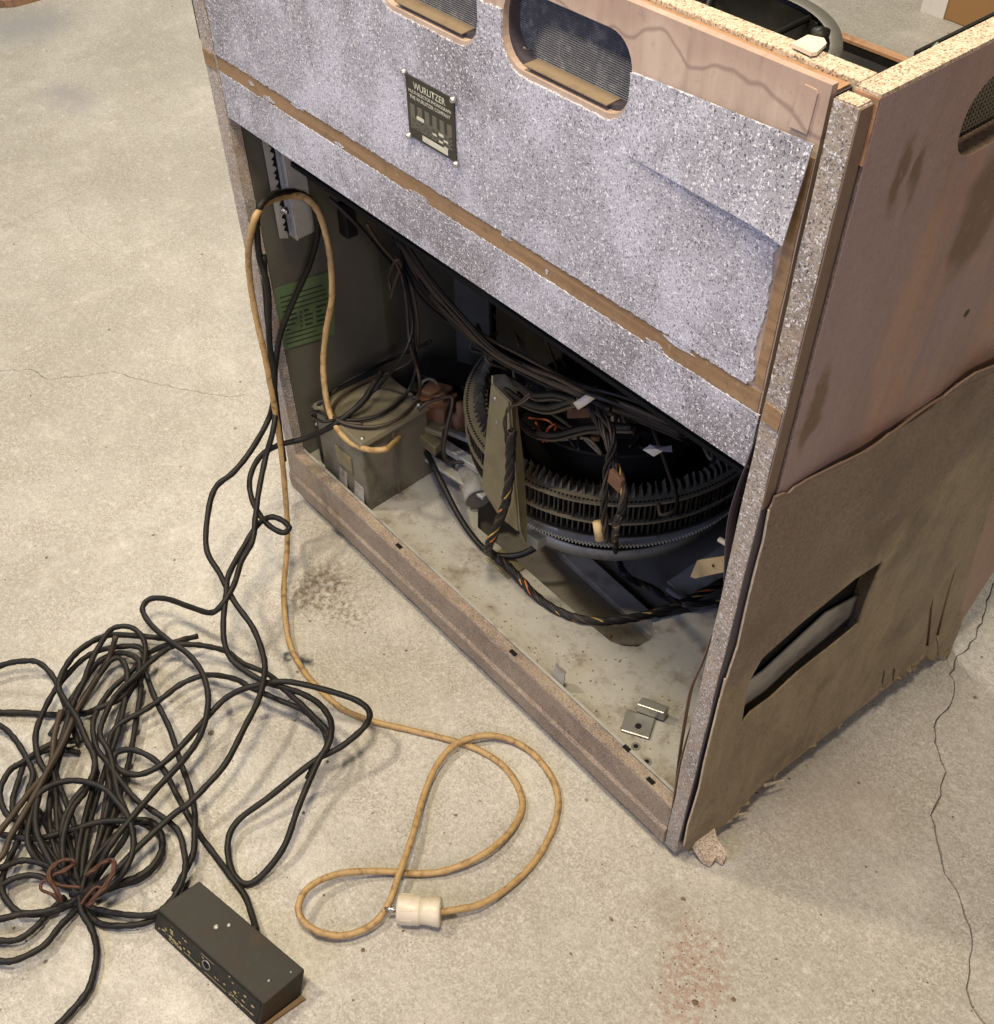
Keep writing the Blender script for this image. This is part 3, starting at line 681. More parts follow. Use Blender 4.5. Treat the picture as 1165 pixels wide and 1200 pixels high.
for (x, z) in ((NPX[0]-.0005, NPZ[1]+.0008), (NPX[1], NPZ[1]), (NPX[0], NPZ[0]), (NPX[1]+.0005, NPZ[0]-.0005)):
    MB().lathe([(0, .0042), (.0015, .0040), (.0026, .003), (.0032, .0016), (.0034, 0)], (x, -.0016, z), (0, -1, 0), 14).build('screw', 'steel', plate, True)
# broken splinter at the foot of the near corner
q = [at(u, v, 2, h) for u, v, h in ((810, 990, .03), (833, 972, .03), (838, 990, .02), (849, 1004, .010), (846, 1014, .004), (838, 1008, .006), (832, 1016, .004), (824, 1012, .006), (817, 1003, .014))]
mb = MB(); n = len(q); mb.add(q+[p+Vector((0, .003, .010)) for p in q], [tuple(range(n)), tuple(range(2*n-1, n-1, -1))]+[(i, (i+1) % n, n+(i+1) % n, n+i) for i in range(n)])
mb.build('broken_splinter', 'chipboard', cab)
for (u, v, L, ang) in ((905, 914, .03, .3), (862, 952, .03, .2)):
    p = at(u, v, 0, .958); mb = MB().add([p+Vector(k) for k in ((0, -L/2, -.004), (.010, L/2, -.006), (.010, L/2, -.004), (0, -L/2, .003), (-.002, -L/2, -.004), (.008, L/2, -.006), (.008, L/2, -.004), (-.002, -L/2, .003))], [(0, 1, 2, 3), (7, 6, 5, 4), (0, 4, 5, 1), (1, 5, 6, 2), (2, 6, 7, 3), (3, 7, 4, 0)])
    mb.build('torn_edge', 'pale_edge', cab)

# ------------------------------------------------------------------ inside the cabinet
CXY = Vector((.440, .345, 0))
ch = thing('record_changer', 'dark ring-shaped jukebox mechanism with comb teeth inside the opening', 'mechanism', (.44, .345, .047))
def annulus(r0, r1, z0, z1, n=96, teeth=0, depth=0):
    mb = MB(); m = teeth*4 if teeth else n
    for i in range(m):
        t = 2*math.pi*i/m; ro = r1+(depth if teeth and i % 4 in (1, 2) else 0)
        d = Vector((math.cos(t), math.sin(t), 0))
        mb.v += [CXY+d*r0+Vector((0, 0, z0)), CXY+d*ro+Vector((0, 0, z0)), CXY+d*ro+Vector((0, 0, z1)), CXY+d*r0+Vector((0, 0, z1))]
    for i in range(m):
        k = (i+1) % m
        for j in range(4): mb.f.append((i*4+j, i*4+(j+1) % 4, k*4+(j+1) % 4, k*4+j))
    return mb
annulus(.196, .232, .292, .2955).build('comb_ring', 'comb_metal', ch)
annulus(.176, .231, .256, .2595).build('comb_ring', 'comb_metal', ch)
rv = random.Random(55)
N = 190; fin = MB()
for i in range(N):
    t = 2*math.pi*i/N; d = Vector((math.cos(t), math.sin(t), 0)); e = Vector((-d.y, d.x, 0))
    fin.obox(CXY+d*(.221+rv.uniform(-.001, .001))+e*rv.uniform(-.0007, .0007)+Vector((0, 0, .2757)), d*.007+e*rv.uniform(-.0009, .0009), e*rv.uniform(.0008, .0014), (0, 0, .0158))
fin.build('comb_fins', 'comb_dark', ch)['kind'] = 'stuff'
N = 120; spk = MB(); hol = MB()
for i in range(N):
    t = 2*math.pi*(i+.3)/N; d = Vector((math.cos(t), math.sin(t), 0)); e = Vector((-d.y, d.x, 0)); o = CXY+d*.208+Vector((0, 0, .2957))
    spk.add([o-e*.0030-d*.010, o+e*.0030-d*.010, o+e*.0025+d*.010, o-e*.0025+d*.010, o-d*.004+e*rv.uniform(-.003, .003)+Vector((0, 0, .017*rv.uniform(.7, 1.15))), o+d*.004+e*rv.uniform(-.002, .002)+Vector((0, 0, .013*rv.uniform(.6, 1.15)))], [(0, 1, 2, 3), (0, 3, 5, 4), (1, 4, 5, 2), (0, 4, 1), (3, 2, 5)])
    for s in (0, .5):
        t2 = 2*math.pi*(i+s)/N; o2 = CXY+Vector((math.cos(t2), math.sin(t2), 0))*.2265+Vector((0, 0, .2958)); hol.obox(o2, (.0016, 0, 0), (0, .0016, 0), (0, 0, .0003))
spk.build('comb_spikes', 'spike_metal', ch)['kind'] = 'stuff'; hol.build('comb_holes', 'dark_inside', ch)['kind'] = 'stuff'
N = 170; pin = MB()
for i in range(N):
    t = 2*math.pi*i/N; d = Vector((math.cos(t), math.sin(t), 0)); e = Vector((-d.y, d.x, 0)); pin.obox(CXY+d*(.214+rv.uniform(-.001, .001))+Vector((0, 0, .242)), d*.008+e*rv.uniform(-.0009, .0009), e*.0011, (0, 0, .0138))
pin.build('lower_fins', 'comb_dark', ch)['kind'] = 'stuff'
annulus(.176, .226, .2255, .2280).build('comb_ring', 'comb_dark', ch)
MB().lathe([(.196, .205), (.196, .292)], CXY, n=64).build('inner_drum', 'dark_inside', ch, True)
annulus(.150, .2155, .1985, .2025, teeth=260, depth=.0035).build('toothed_wheel', 'grey_metal', ch)
annulus(.150, .205, .190, .1980).build('wheel_shade', 'black_metal', ch)
for k in range(9):
    t = math.radians(-112+k*40); d = Vector((math.cos(t), math.sin(t), 0)); e = Vector((-d.y, d.x, 0)); o = CXY+d*.200+Vector((0, 0, .2028))
    mb = MB(); pts = [(-.021, .006), (.021, .006), (.021, .0), (.006, -.006), (.003, -.010), (-.003, -.010), (-.006, -.006), (-.021, 0)]
    P = [o+e*a+d*b+Vector((0, 0, 0 if b > -.001 else .004*(-b)/.010*2)) for a, b in pts]; n = len(P)
    mb.add(P+[p+Vector((0, 0, .002)) for p in P], [tuple(reversed(range(n))), tuple(range(n, 2*n))]+[(i, (i+1) % n, n+(i+1) % n, n+i) for i in range(n)])
    mb.obox(o-d*.004+Vector((0, 0, .008)), e*.004, d*.0012, (0, 0, .009))
    mb.build('stop_bracket', 'grey_metal', ch)
TC = Vector((.447, .339, 0))
MB().lathe([(0, .152), (.180, .152), (.1835, .168), (.1865, .168), (.1875, .1485), (.182, .1475), (0, .1475)], TC, n=96).build('tray', 'tray_grey', ch, True)
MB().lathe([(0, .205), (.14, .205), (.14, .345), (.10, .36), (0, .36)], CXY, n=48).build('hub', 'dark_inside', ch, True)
MB().lathe([(0, .047), (.09, .047), (.09, .147), (0, .147)], CXY, n=40).build('pedestal', 'base_dark', ch, True)
annulus(.060, .175, .330, .334).build('upper_plate', 'black_metal', ch)
# lug on the tray
p = at(626, 632, 2, .16); MB().box((p.x-.012, p.y-.004, .147), (p.x+.012, p.y+.03, .1665)).build('tray_lug', 'tray_grey', ch, bevel=.001)
# fork-shaped parts over the ring: dark relays
for k, (a, r_, z, sx, sy, sz) in enumerate(((-1.9, .10, .40, .04, .03, .04), (-1.2, .12, .39, .05, .03, .03), (-.5, .11, .40, .035, .05, .04), (.6, .1, .42, .06, .05, .06), (2.2, .1, .40, .05, .05, .05), (3.6, .13, .40, .04, .05, .05))):
    c = CXY+Vector((math.cos(a)*r_, math.sin(a)*r_, z)); MB().obox(c, (sx, 0, 0), (0, sy, 0), (0, 0, sz)).build('relay_block', 'black_metal', ch, bevel=.002)

sup = thing('support_bracket', 'olive metal support bracket standing in front of the toothed rings', 'bracket', (.45, .11, .0955))
def pl(pts, t, name, mat, par):
    P = [Vector(p) for p in pts]; nrm = (P[1]-P[0]).cross(P[2]-P[0]).normalized()*t; n = len(P)
    return MB().add(P+[p+nrm for p in P], [tuple(reversed(range(n))), tuple(range(n, 2*n))]+[(i, (i+1) % n, n+(i+1) % n, n+i) for i in range(n)]).build(name, mat, par)
yb = .108
fl = [at(577, 450, 1, yb), at(597, 470, 1, yb-.004), at(603, 560, 1, yb-.008), at(608, 622, 1, yb-.012), at(586, 604, 1, yb-.006), at(566, 571, 1, yb), at(570, 520, 1, yb)]
pl(fl, -.002, 'front_plate', 'olive_metal', sup)
fr = [at(597.5, 470, 1, yb-.004), at(603, 466, 1, yb+.02), at(612, 540, 1, yb+.012), at(617, 624, 1, yb+.006), at(615, 638, 1, yb), at(608.5, 622, 1, yb-.012), at(603.5, 560, 1, yb-.008)]
pl(fr, -.002, 'side_plate', 'olive_metal', sup)
ca = [at(576, 449, 1, yb-.002), at(576, 440, 1, yb+.0), at(590, 438, 1, yb+.02), at(605, 450, 1, yb+.03), at(604, 466, 1, yb+.02), at(597, 470, 1, yb-.005)]
pl(ca, -.003, 'cap', 'dull_steel', sup)
for (u, v) in ((580, 468), (582, 495), (590, 520)):
    MB().lathe([(0, .002), (.003, .0015), (.0038, 0)], at(u, v, 1, yb-.003), (0, -1, 0), 10).build('rivet', 'dull_steel', sup, True)
MB().box((.42, .10, .0957), (.475, .135, .099)).build('foot_plate', 'olive_metal', sup, bevel=.001)

# transformer
tr = thing('transformer_box', 'square olive metal box standing on the base board at the left', 'transformer', (.147, .094, ZB))
T0 = MB()
bx = [(.078, .025), (.212, .025), (.205, .160), (.085, .160)]
T0.hexa([(x, y, ZB+.001) for x, y in bx]+[(x+(.147-x)*.02, y+(.094-y)*.02, .234) for x, y in bx])
T0.build('case', 'box_metal', tr, bevel=.003)
T1 = MB(); b2 = [(.074, .021), (.216, .021), (.209, .164), (.081, .164)]; b3 = [(.079, .026), (.211, .026), (.204, .159), (.086, .159)]
T1.hexa([(x, y, .2295) for x, y in b2]+[(x, y, .2375) for x, y in b3]); T1.build('lid', 'lid_metal', tr, bevel=.002)
for (x, y) in ((.088, .035), (.202, .035), (.196, .15), (.094, .15)): MB().lathe([(0, .0028), (.0025, .0026), (.004, .0012), (.0045, 0)], (x, y, .2376), n=10).build('screw', 'dull_steel', tr, True)
MB().box((.2085, .085, ZB+.004), (.2112, .0875, .228)).build('seam', 'lid_metal', tr)
MB().box((.130, .0235, .150), (.175, .0262, .185)).build('terminal_cover', 'olive_metal', tr, bevel=.0006)
MB().box((.060, .030, ZB+.002), (.0735, .050, .20)).build('terminal_strip', 'black_metal', tr, bevel=.001)
MB().lathe([(0, .002), (.002, .002), (.003, 0)], (.0672, .0296, .185), (0, -1, 0), 10).build('screw', 'steel', tr, True)

# motor unit between transformer and rings
mo = thing('motor_unit', 'rusty motor unit on grey rails behind the transformer box', 'motor', (.27, .27, .096))
def rail(name, u0, v0, u1, v1, z, wd, th, mat):
    a, b = at(u0, v0, 2, z), at(u1, v1, 2, z); d = (b-a).normalized(); n = Vector((-d.y, d.x, 0))
    MB().obox((a+b)/2, (b-a)/2, n*wd, (0, 0, th)).build(name, mat, mo, bevel=.001)
rail('mount_rail', 487, 500, 572, 555, .150, .008, .006, 'grey_metal'); rail('mount_rail', 505, 496, 575, 525, .165, .006, .004, 'grey_metal')
rail('mount_rail', 520, 490, 570, 505, .185, .007, .003, 'dull_steel'); rail('mount_rail', 500, 535, 570, 582, .130, .008, .003, 'grey_metal')
for (u, v, z, sx, sy, sz, m) in ((510, 478, .20, .032, .026, .022, 'rust'), (505, 490, .19, .038, .032, .006, 'olive_metal'), (512, 462, .22, .022, .018, .012, 'rust'), (490, 462, .20, .012, .012, .016, 'comb_metal'), (530, 452, .19, .05, .03, .03, 'black_metal')):
    MB().obox(at(u, v, 2, z), (sx*.9, sx*.4, 0), (-sy*.4, sy*.9, 0), (0, 0, sz)).build('winding' if m == 'rust' else 'housing', m, mo, bevel=.003)
MB().lathe([(0, .03), (.008, .03), (.009, .014), (.017, .013), (.019, 0), (.019, -.012), (0, -.012)], at(541, 490, 2, .19), n=20).build('pulley', 'rust', mo, True)
MB().lathe([(.013, -.004), (.017, -.004), (.017, .004), (.013, .004)], at(503, 455, 2, .225), (.6, -.5, .6), 20).build('coil', 'comb_metal', mo, True)
a = at(560, 585, 2, .118); MB().lathe([(0, 0), (.021, 0), (.0225, .003), (.0225, .09), (0, .09)], a, Vector((-.75, .35, .05)), 28).build('cylinder', 'base_paint', mo, True)
MB().lathe([(0, -.001), (.0195, -.001)], a, Vector((-.75, .35, .05)), 28).build('cylinder_end', 'base_dark', mo)

# wiring
wr = thing('wiring_loom', 'dark loom of wires drooping across the opening above the rings', 'wiring', (.35, .12, .45))
def wire(name, pts, r, mat, par, per=6, n=6):
    return MB().tube(catmull(pts, per), r, n).build(name, mat, par, True)
rw = random.Random(21)
def Y(u, v, y): return at(u, v, 1, y)
main = [(462, 262, .20), (475, 300, .19), (500, 340, .17), (535, 378, .155), (570, 405, .14), (610, 428, .13), (650, 446, .12), (690, 462, .11), (740, 480, .13), (800, 505, .16)]
for k in range(24):
    ou, ov, oy = rw.uniform(-9, 9), rw.uniform(-13, 10), rw.uniform(-.02, .02)
    pts = [Y(u+ou*(.6+.4*math.sin(i+k))+rw.uniform(-2, 2), v+ov*(.7+.5*math.sin(i*.8+k*2))+rw.uniform(-2, 2), y+oy) for i, (u, v, y) in enumerate(main)]
    wire('wire', pts, rw.uniform(.0018, .0036), rw.choice(('wire_black', 'wire_black', 'wire_black', 'wire_brown')), wr)
low = [(470, 280, .16), (500, 325, .14), (540, 372, .125), (580, 410, .115), (630, 438, .105), (670, 455, .10), (690, 466, .10)]
for k in range(6):
    ou, ov = rw.uniform(-4, 4), rw.uniform(-4, 5)
    wire('wire', [Y(u+ou+rw.uniform(-1.5, 1.5), v+ov+rw.uniform(-1.5, 1.5), y) for u, v, y in low], rw.uniform(.0016, .0026), rw.choice(('wire_black', 'wire_brown', 'wire_brown')), wr)
for pts in ([(590, 455, .12), (612, 470, .115), (640, 478, .11), (670, 470, .105), (690, 468, .10), (715, 480, .10)], [(595, 470, .13), (615, 500, .13), (645, 510, .13), (690, 500, .13), (740, 500, .14)],
            [(600, 445, .12), (625, 462, .115), (650, 462, .11), (680, 470, .1)]):
    wire('wire', [Y(*p) for p in pts], .0042, 'wire_black', wr)
    wire('wire', [Y(p[0]+2, p[1]+6, p[2]) for p in pts], .0024, 'wire_brown', wr)
# wires from the upper left corner down to the transformer
YY = lambda p: at(p[0], p[1], 2, p[2][0]) if isinstance(p[2], tuple) else Y(*p)
LZ = (.2435,); LE = (.225,)
for pts in ([(470, 305, .20), (482, 360, .17), (483, 390, .15), (470, 420, .125), (445, 452, LZ), (420, 476, LZ), (398, 490, LZ), (378, 494, LZ), (366, 488, LE)],
            [(474, 310, .21), (480, 360, .20), (484, 400, .19), (488, 430, .17), (476, 462, LZ), (450, 484, LZ), (420, 492, LZ), (392, 490, LZ), (372, 482, LZ), (362, 486, LE)],
            [(466, 300, .2), (476, 350, .19), (480, 400, .18), (491, 440, .15), (490, 466, LZ), (468, 490, LZ), (440, 500, LZ), (410, 498, LZ), (390, 488, LZ), (380, 470, LZ), (395, 455, LZ)],
            [(478, 310, .2), (490, 380, .2), (484, 420, .19), (452, 438, LZ), (418, 452, LZ), (396, 468, LZ), (390, 482, LZ), (400, 494, LZ), (425, 497, LZ)],
            [(505, 400, .22), (470, 416, .2), (432, 434, (.25,)), (398, 452, LZ), (378, 470, LZ), (368, 480, LE)], [(430, 262, .12), (445, 285, .14), (462, 305, .16), (470, 320, .17)]):
    wire('wire', [YY(p) for p in pts], .0028, rw.choice(('wire_black', 'wire_brown')), wr)
wire('wire', [Y(458, 340, .17), Y(456, 325, .17), Y(464, 305, .16), Y(470, 310, .17), Y(462, 335, .17), Y(458, 350, .165)], .003, 'wire_brown', wr)
wire('wire', [Y(385, 232, .09), Y(400, 245, .10), Y(425, 270, .12), Y(450, 300, .15), Y(462, 312, .17)], .0035, 'wire_black', wr)
MB().box((.0275, .145, .46), (.05, .165, .51)).build('plug_socket', 'black_metal', wr, bevel=.002)
# white tie round the loom
c = Y(688, 466, .098); MB().lathe([(.0155, -.005), (.0165, -.005), (.0165, .005), (.0155, .005)], c, Vector((.55, .1, -.5)), 20).build('tie', 'wire_white', wr, True)
for pts in ([(628, 495, .16), (634, 505, .15), (640, 512, .15), (636, 518, .16)], [(641, 518, .16), (640, 508, .15), (645, 500, .15), (652, 497, .16), (650, 504, .17)], [(612, 498, .16), (625, 503, .15), (632, 514, .155)], [(620, 490, .17), (640, 492, .16), (652, 500, .17)]):
    wire('wire', [Y(*p) for p in pts], .0016, 'wire_orange', wr)

rk = random.Random(91)
for k in range(60):
    a0, r0 = rk.uniform(-2.9, .3), rk.uniform(.04, .2); c = CXY+Vector((math.cos(a0)*r0, math.sin(a0)*r0, rk.uniform(.335, .46))); pts = [c]
    for i in range(rk.randint(3, 6)): c = c+Vector((rk.uniform(-.045, .06), rk.uniform(-.04, .04), rk.uniform(-.03, .025))); c.z = max(c.z, .338); c.y = max(c.y, .10); pts.append(c)
    wire('wire', pts, rk.uniform(.0012, .003), rk.choice(('wire_black', 'wire_black', 'wire_brown', 'wire_brown', 'comb_metal')), wr, 5)
for k in range(16):
    a0, r0 = rk.uniform(-2.8, .2), rk.uniform(.06, .2); c = CXY+Vector((math.cos(a0)*r0, math.sin(a0)*r0, rk.uniform(.34, .44))); s_ = rk.uniform(.003, .009); an = rk.uniform(0, 3)
    MB().obox(c, (math.cos(an)*s_*1.8, math.sin(an)*s_*1.8, 0), (-math.sin(an)*s_, math.cos(an)*s_, 0), (0, 0, s_*rk.uniform(.3, 1))).build('terminal', rk.choice(('comb_metal', 'black_metal', 'rust', 'dull_steel')), wr, bevel=.0006)

def harness(name, label, pts, r, par=None, strands=(('wire_black', 1.0), ('wire_brown', .8), ('wire_black', 1.05), ('wire_orange_worn', .6), ('wire_black', .9), ('wire_yellow_worn', .55), ('wire_black', 1.0)), pitch=.075):
    h = thing(name, label, 'wiring', pts[len(pts)//2]) if par is None else par
    P = catmull(pts, 10); k = len(P); n = len(strands); cum = 0
    T = [(P[min(i+1, k-1)]-P[max(i-1, 0)]).normalized() for i in range(k)]
    a = Vector((0, 0, 1)) if abs(T[0].z) < .9 else Vector((1, 0, 0)); nx = (a-T[0]*a.dot(T[0])).normalized(); fr = []
    for i in range(k):
        nx = (nx-T[i]*nx.dot(T[i])).normalized(); fr.append((nx.copy(), T[i].cross(nx)))
    lens = [0]
    for i in range(1, k): lens.append(lens[-1]+(P[i]-P[i-1]).length)
    for s, (mat, sz) in enumerate(strands):
        path = [P[i]+(fr[i][0]*math.cos(2*math.pi*(lens[i]/pitch+s/n))+fr[i][1]*math.sin(2*math.pi*(lens[i]/pitch+s/n)))*r*.62 for i in range(k)]
        MB().tube(path, r*.52*sz, 6).build('wire', mat, h, True)
    return h
harness('wiring_harness', 'black cloth-covered harness with orange and yellow wires curving over the base board', 
        [Y(600, 505, .085), Y(598, 530, .083), Y(597, 560, .080), Y(592, 590, .075), Y(582, 618, .068), Y(572, 642, .062), at(578, 650, 2, .115), at(600, 668, 2, .108), at(630, 700, 2, .103), at(668, 722, 2, .102), at(710, 728, 2, .103), at(752, 722, 2, .104), at(790, 711, 2, .105), at(825, 694, 2, .105), at(850, 680, 2, .105)], .0062)
harness('wiring_harness', 'twisted dark harness hanging from the tied loom in front of the rings',
        [Y(690, 470, .10), Y(702, 495, .09), Y(714, 520, .08), Y(722, 545, .07), Y(731, 575, .06), Y(728, 600, .06), Y(722, 618, .07), at(722, 650, 2, .14), at(735, 675, 2, .11), at(765, 690, 2, .08), at(800, 708, 2, .106), at(840, 704, 2, .106), at(860, 700, 2, .106)], .005,
        strands=(('wire_black', 1.0), ('wire_black', 1.0), ('wire_brown', 1.0), ('wire_yellow_worn', .5), ('wire_black', 1.0)))
harness('wiring_harness', 'second dark harness hanging just left beside the twisted one',
        [Y(700, 480, .09), Y(716, 500, .08), Y(719, 520, .07), Y(712, 545, .065), Y(709, 575, .06), Y(708, 605, .06), Y(712, 635, .07)], .0042, strands=(('wire_black', 1.0), ('wire_black', 1.0), ('wire_brown', .8)))
harness('wiring_harness', 'stiff brown wire pair bent down the olive support bracket',
        [Y(622, 462, .10), Y(610, 472, .09), Y(597, 478, .085), Y(592, 490, .085), Y(593, 515, .085), Y(598, 525, .085)], .0026, strands=(('wire_brown', 1.0), ('wire_brown', 1.0)))
wc = thing('hose', 'thick black cable running from the transformer over the base board edge', 'cable', tuple(at(560, 620, 2, .1)))
wire('cable', [Y(488, 508, .16), Y(500, 530, .15), at(515, 560, 2, .15), at(535, 600, 2, .122), at(555, 630, 2, .106), at(575, 648, 2, .104), at(600, 652, 2, .105), at(622, 645, 2, .118), at(640, 632, 2, .13)], .0052, 'wire_black', wc, n=8)
wb = thing('wire_pair', 'thin brown bent wire beside the motor unit', 'wire', tuple(at(530, 500, 2, .15)))
wire('wire', [at(490, 480, 2, .24), at(505, 470, 2, .25), at(528, 465, 2, .25), at(530, 475, 2, .24), at(524, 500, 2, .21), at(520, 530, 2, .17), at(528, 541, 2, .15), at(550, 542, 2, .15), at(570, 548, 2, .15)], .0032, 'wire_brown', wb)
cn = thing('cable_connector', 'small olive square connector block beside the transformer box', 'connector', tuple(at(503, 517, 2, .17)))
MB().obox(at(503, 517, 2, .172), (.020, .004, -.006), (-.003, .010, 0), (.002, 0, .010)).build('block', 'olive_metal', cn, bevel=.0015)
# scraps on the right side
sc = thing('card_tag', 'tan notched card plate sticking out behind the near post', 'card', tuple(at(835, 665, 1, .13)))
q = [Y(u, v, .13) for u, v in ((809, 676), (817, 657), (856, 651), (856, 669), (836, 673), (815, 678))]
pl(q, .002, 'plate', 'tan_card', sc); MB().lathe([(0, .0004), (.0022, .0004)], Y(836, 663, .1285), (0, -1, 0), 10).build('hole', 'dark_inside', sc)
pn = thing('pin', 'short white plastic pin poking out beside the near post', 'pin', tuple(Y(850, 637, .12)))
MB().tube([Y(843, 632, .12), Y(860, 642, .12)], .0032, 10).build('rod', 'cream_plastic', pn, True)
fo = thing('paper_scrap', 'crumpled white paper scrap lying in the dark above the rings', 'paper', tuple(Y(768, 525, .17)))
mb = MB(); q = [Y(u, v, y) for u, v, y in ((753, 527, .17), (762, 521, .175), (775, 523, .17), (787, 522, .175), (788, 530, .165), (776, 529, .16), (766, 535, .165), (758, 530, .17))]
mb.add(q+[Y(770, 526, .16)], [(i, (i+1) % 8, 8) for i in range(8)]); mb.v += [v+Vector((0, .0006, -.0004)) for v in mb.v[:9]]; mb.f += [(9+(i+1) % 8, 9+i, 17) for i in range(8)]+[(i, 9+i, 9+(i+1) % 8, (i+1) % 8) for i in range(8)]
mb.build('sheet', 'paper_white', fo)
co_ = thing('copper_sleeve', 'small copper coloured sleeve on the hanging harness', 'sleeve', tuple(Y(722, 563, .06)))
MB().obox(Y(722, 563, .058), (.010, 0, -.002), (0, .003, 0), (.001, 0, .010)).build('sleeve', 'rust', co_, bevel=.001)
sl = thing('rubber_sleeve', 'small tan rubber sleeve hanging on the harness above the toothed wheel', 'sleeve', tuple(Y(702, 622, .065)))
MB().tube([Y(700, 612, .064), Y(703, 632, .064)], .006, 10).build('sleeve', 'tan_card', sl, True)

# seen through the open top
sp = thing('speaker_basket', 'round black spoked basket with grey rim inside the open top', 'basket', (.555, .275, .79))
SC = Vector((.555, .275, 0))
MB().lathe([(.138, .850), (.150, .852), (.1515, .846), (.150, .835), (.140, .800), (.138, .800)], SC, n=72).build('rim', 'dull_steel', sp, True)
MB().lathe([(0, .792), (.14, .792), (.138, .845)], SC, n=64).build('dish', 'black_metal', sp, True)
for k in range(7):
    t = k*2*math.pi/7+.35; d = Vector((math.cos(t), math.sin(t), 0)); MB().tube([SC+d*.02+Vector((0, 0, .815)), SC+d*.143+Vector((0, 0, .845))], .0035, 6).build('spoke', 'black_metal', sp, True)
MB().lathe([(0, 0), (.008, 0), (.009, .022), (0, .024)], at(962, 38, 2, .868)-Vector((0, 0, .02)), n=16).build('knob', 'black_metal', sp, True)
MB().box((.30, .08, .775), (.90, .50, .780)).build('mount_plate', 'black_metal', sp)
tb = thing('plastic_tab', 'cream plastic tab lying on the chipboard top rail', 'tab', tuple(at(945, 55, 2, 1.004)))
q = [at(u, v, 2, 1.0045) for u, v in ((927, 55), (946, 45), (965, 49), (968, 55), (957, 65), (950, 66))]
n = len(q); MB().add(q+[p+Vector((0, 0, .0025)) for p in q], [tuple(range(n)), tuple(range(2*n-1, n-1, -1))]+[(i, (i+1) % n, n+(i+1) % n, n+i) for i in range(n)]).build('plate', 'cream_plastic', tb)
ms = thing('metal_strip', 'bent grey sheet strip standing against the inside of the side wall', 'strip', tuple(at(1085, 62, 0, .92)))
q = [at(u, v, 0, .926) for u, v in ((1068, 76), (1085, 62), (1098, 49), (1098, 57), (1088, 67), (1075, 78))]
pl(q, .0015, 'sheet', 'dull_steel', ms)
# dry chips on the ledge of the near opening
for k, (u, v, s) in enumerate(((613, 59, 1), (629, 61, 1.15))):
    p = at(u, v, 2, .9275); c_ = thing('dry_leaf', ('pale crumpled leaf scrap lying on the ledge of the oval opening', 'reddish curled leaf scrap on the ledge beside the pale one')[k], 'leaf', (p.x, max(p.y, .012), .9265))
    mb = MB(); n = 9; r = random.Random(k+3); pts = [Vector((math.cos(i*2*math.pi/n)*.009*s*r.uniform(.7, 1.2), math.sin(i*2*math.pi/n)*.006*s*r.uniform(.7, 1.2), r.uniform(0, .007))) for i in range(n)]+[Vector((0, 0, .006*s))]
    mb.add([p_+c_.location for p_ in pts], [(i, (i+1) % n, n) for i in range(n)]); mb.v += [v_-Vector((0, 0, .0007)) for v_ in mb.v[:n+1]]; mb.f += [(n+1+(i+1) % n, n+1+i, 2*n+1) for i in range(n)]+[(i, n+1+i, n+1+(i+1) % n, (i+1) % n) for i in range(n)]
    mb.build('blade', ('pale_edge', 'rust')[k], c_)

# ------------------------------------------------------------------ cords on the floor
RB = .0047
pile = thing('cable_coil', 'tangled black cable heap on the floor beside the dark remote box', 'cable', tuple(at(100, 950, 2, 0)))
def strand(px, z0, z1, r=RB, mat='rubber', seed=0):
    n = len(px); P = []
    for i, q in enumerate(px):
        t = i/(n-1); z = q[2] if len(q) > 2 else z0+(z1-z0)*math.sin(math.pi*t)
        P.append(at(q[0], q[1], 2, max(z, r)))
    P = [p+Vector((rnd.uniform(-.0025, .0025), rnd.uniform(-.0025, .0025), 0)) for p in P]
    Q = catmull(P, 7); return MB().tube(Q, r, 8, [r*(1+.07*math.sin(i*1.7+n)+rnd.uniform(-.05, .05)) for i in range(len(Q))]).build('strand', mat, pile, True)
K = RB
# the three runs that come down from the cabinet
def mixed(pts, r, mat, par, name='strand'):
    P = [at(u, v, 'xyz'.index(k), h) for u, v, k, h in pts]
    Q = catmull(P, 8); return MB().tube(Q, r, 9, [r*(1+.04*math.sin(i*1.3)+rnd.uniform(-.035, .035)) for i in range(len(Q))]).build(name, mat, par, True)
HK = [(372, 275, 'y', .085), (371, 250, 'y', .083), (362, 233, 'y', .075), (348, 226, 'y', .068), (333, 225, 'y', .045), (318, 229, 'y', .015), (306, 240, 'y', -.008)]
mixed([(333, 540, 'x', .085), (326, 490, 'x', .07), (322, 445, 'x', .055), (328, 395, 'x', .045), (345, 350, 'x', .048), (362, 312, 'x', .055)]+HK+[(301, 258, 'y', -.016), (304, 300, 'y', -.018), (314, 340, 'y', -.020), (316, 400, 'y', -.026), (322, 445, 'y', -.032), (317, 485, 'z', .235), (296, 525, 'z', .21), (274, 553, 'z', .19), (253, 571, 'z', .175), (244, 600, 'z', .155), (242, 643, 'z', .135), (258, 673, 'z', .118), (274, 704, 'z', .10), (296, 735, 'z', .09), (308, 766, 'z', .085), (310, 789, 'z', .08), (303, 820, 'z', .075), (287, 852, 'z', .07), (265, 894, 'z', .06), (242, 921, 'z', .055), (220, 943, 'z', .05), (203, 955, 'z', .045), (163, 992, 'z', .04), (145, 1011, 'z', .035), (126, 1030, 'z', .03), (102, 1044, 'z', .022), (88, 1062, 'z', .012)], RB, 'rubber', pile)
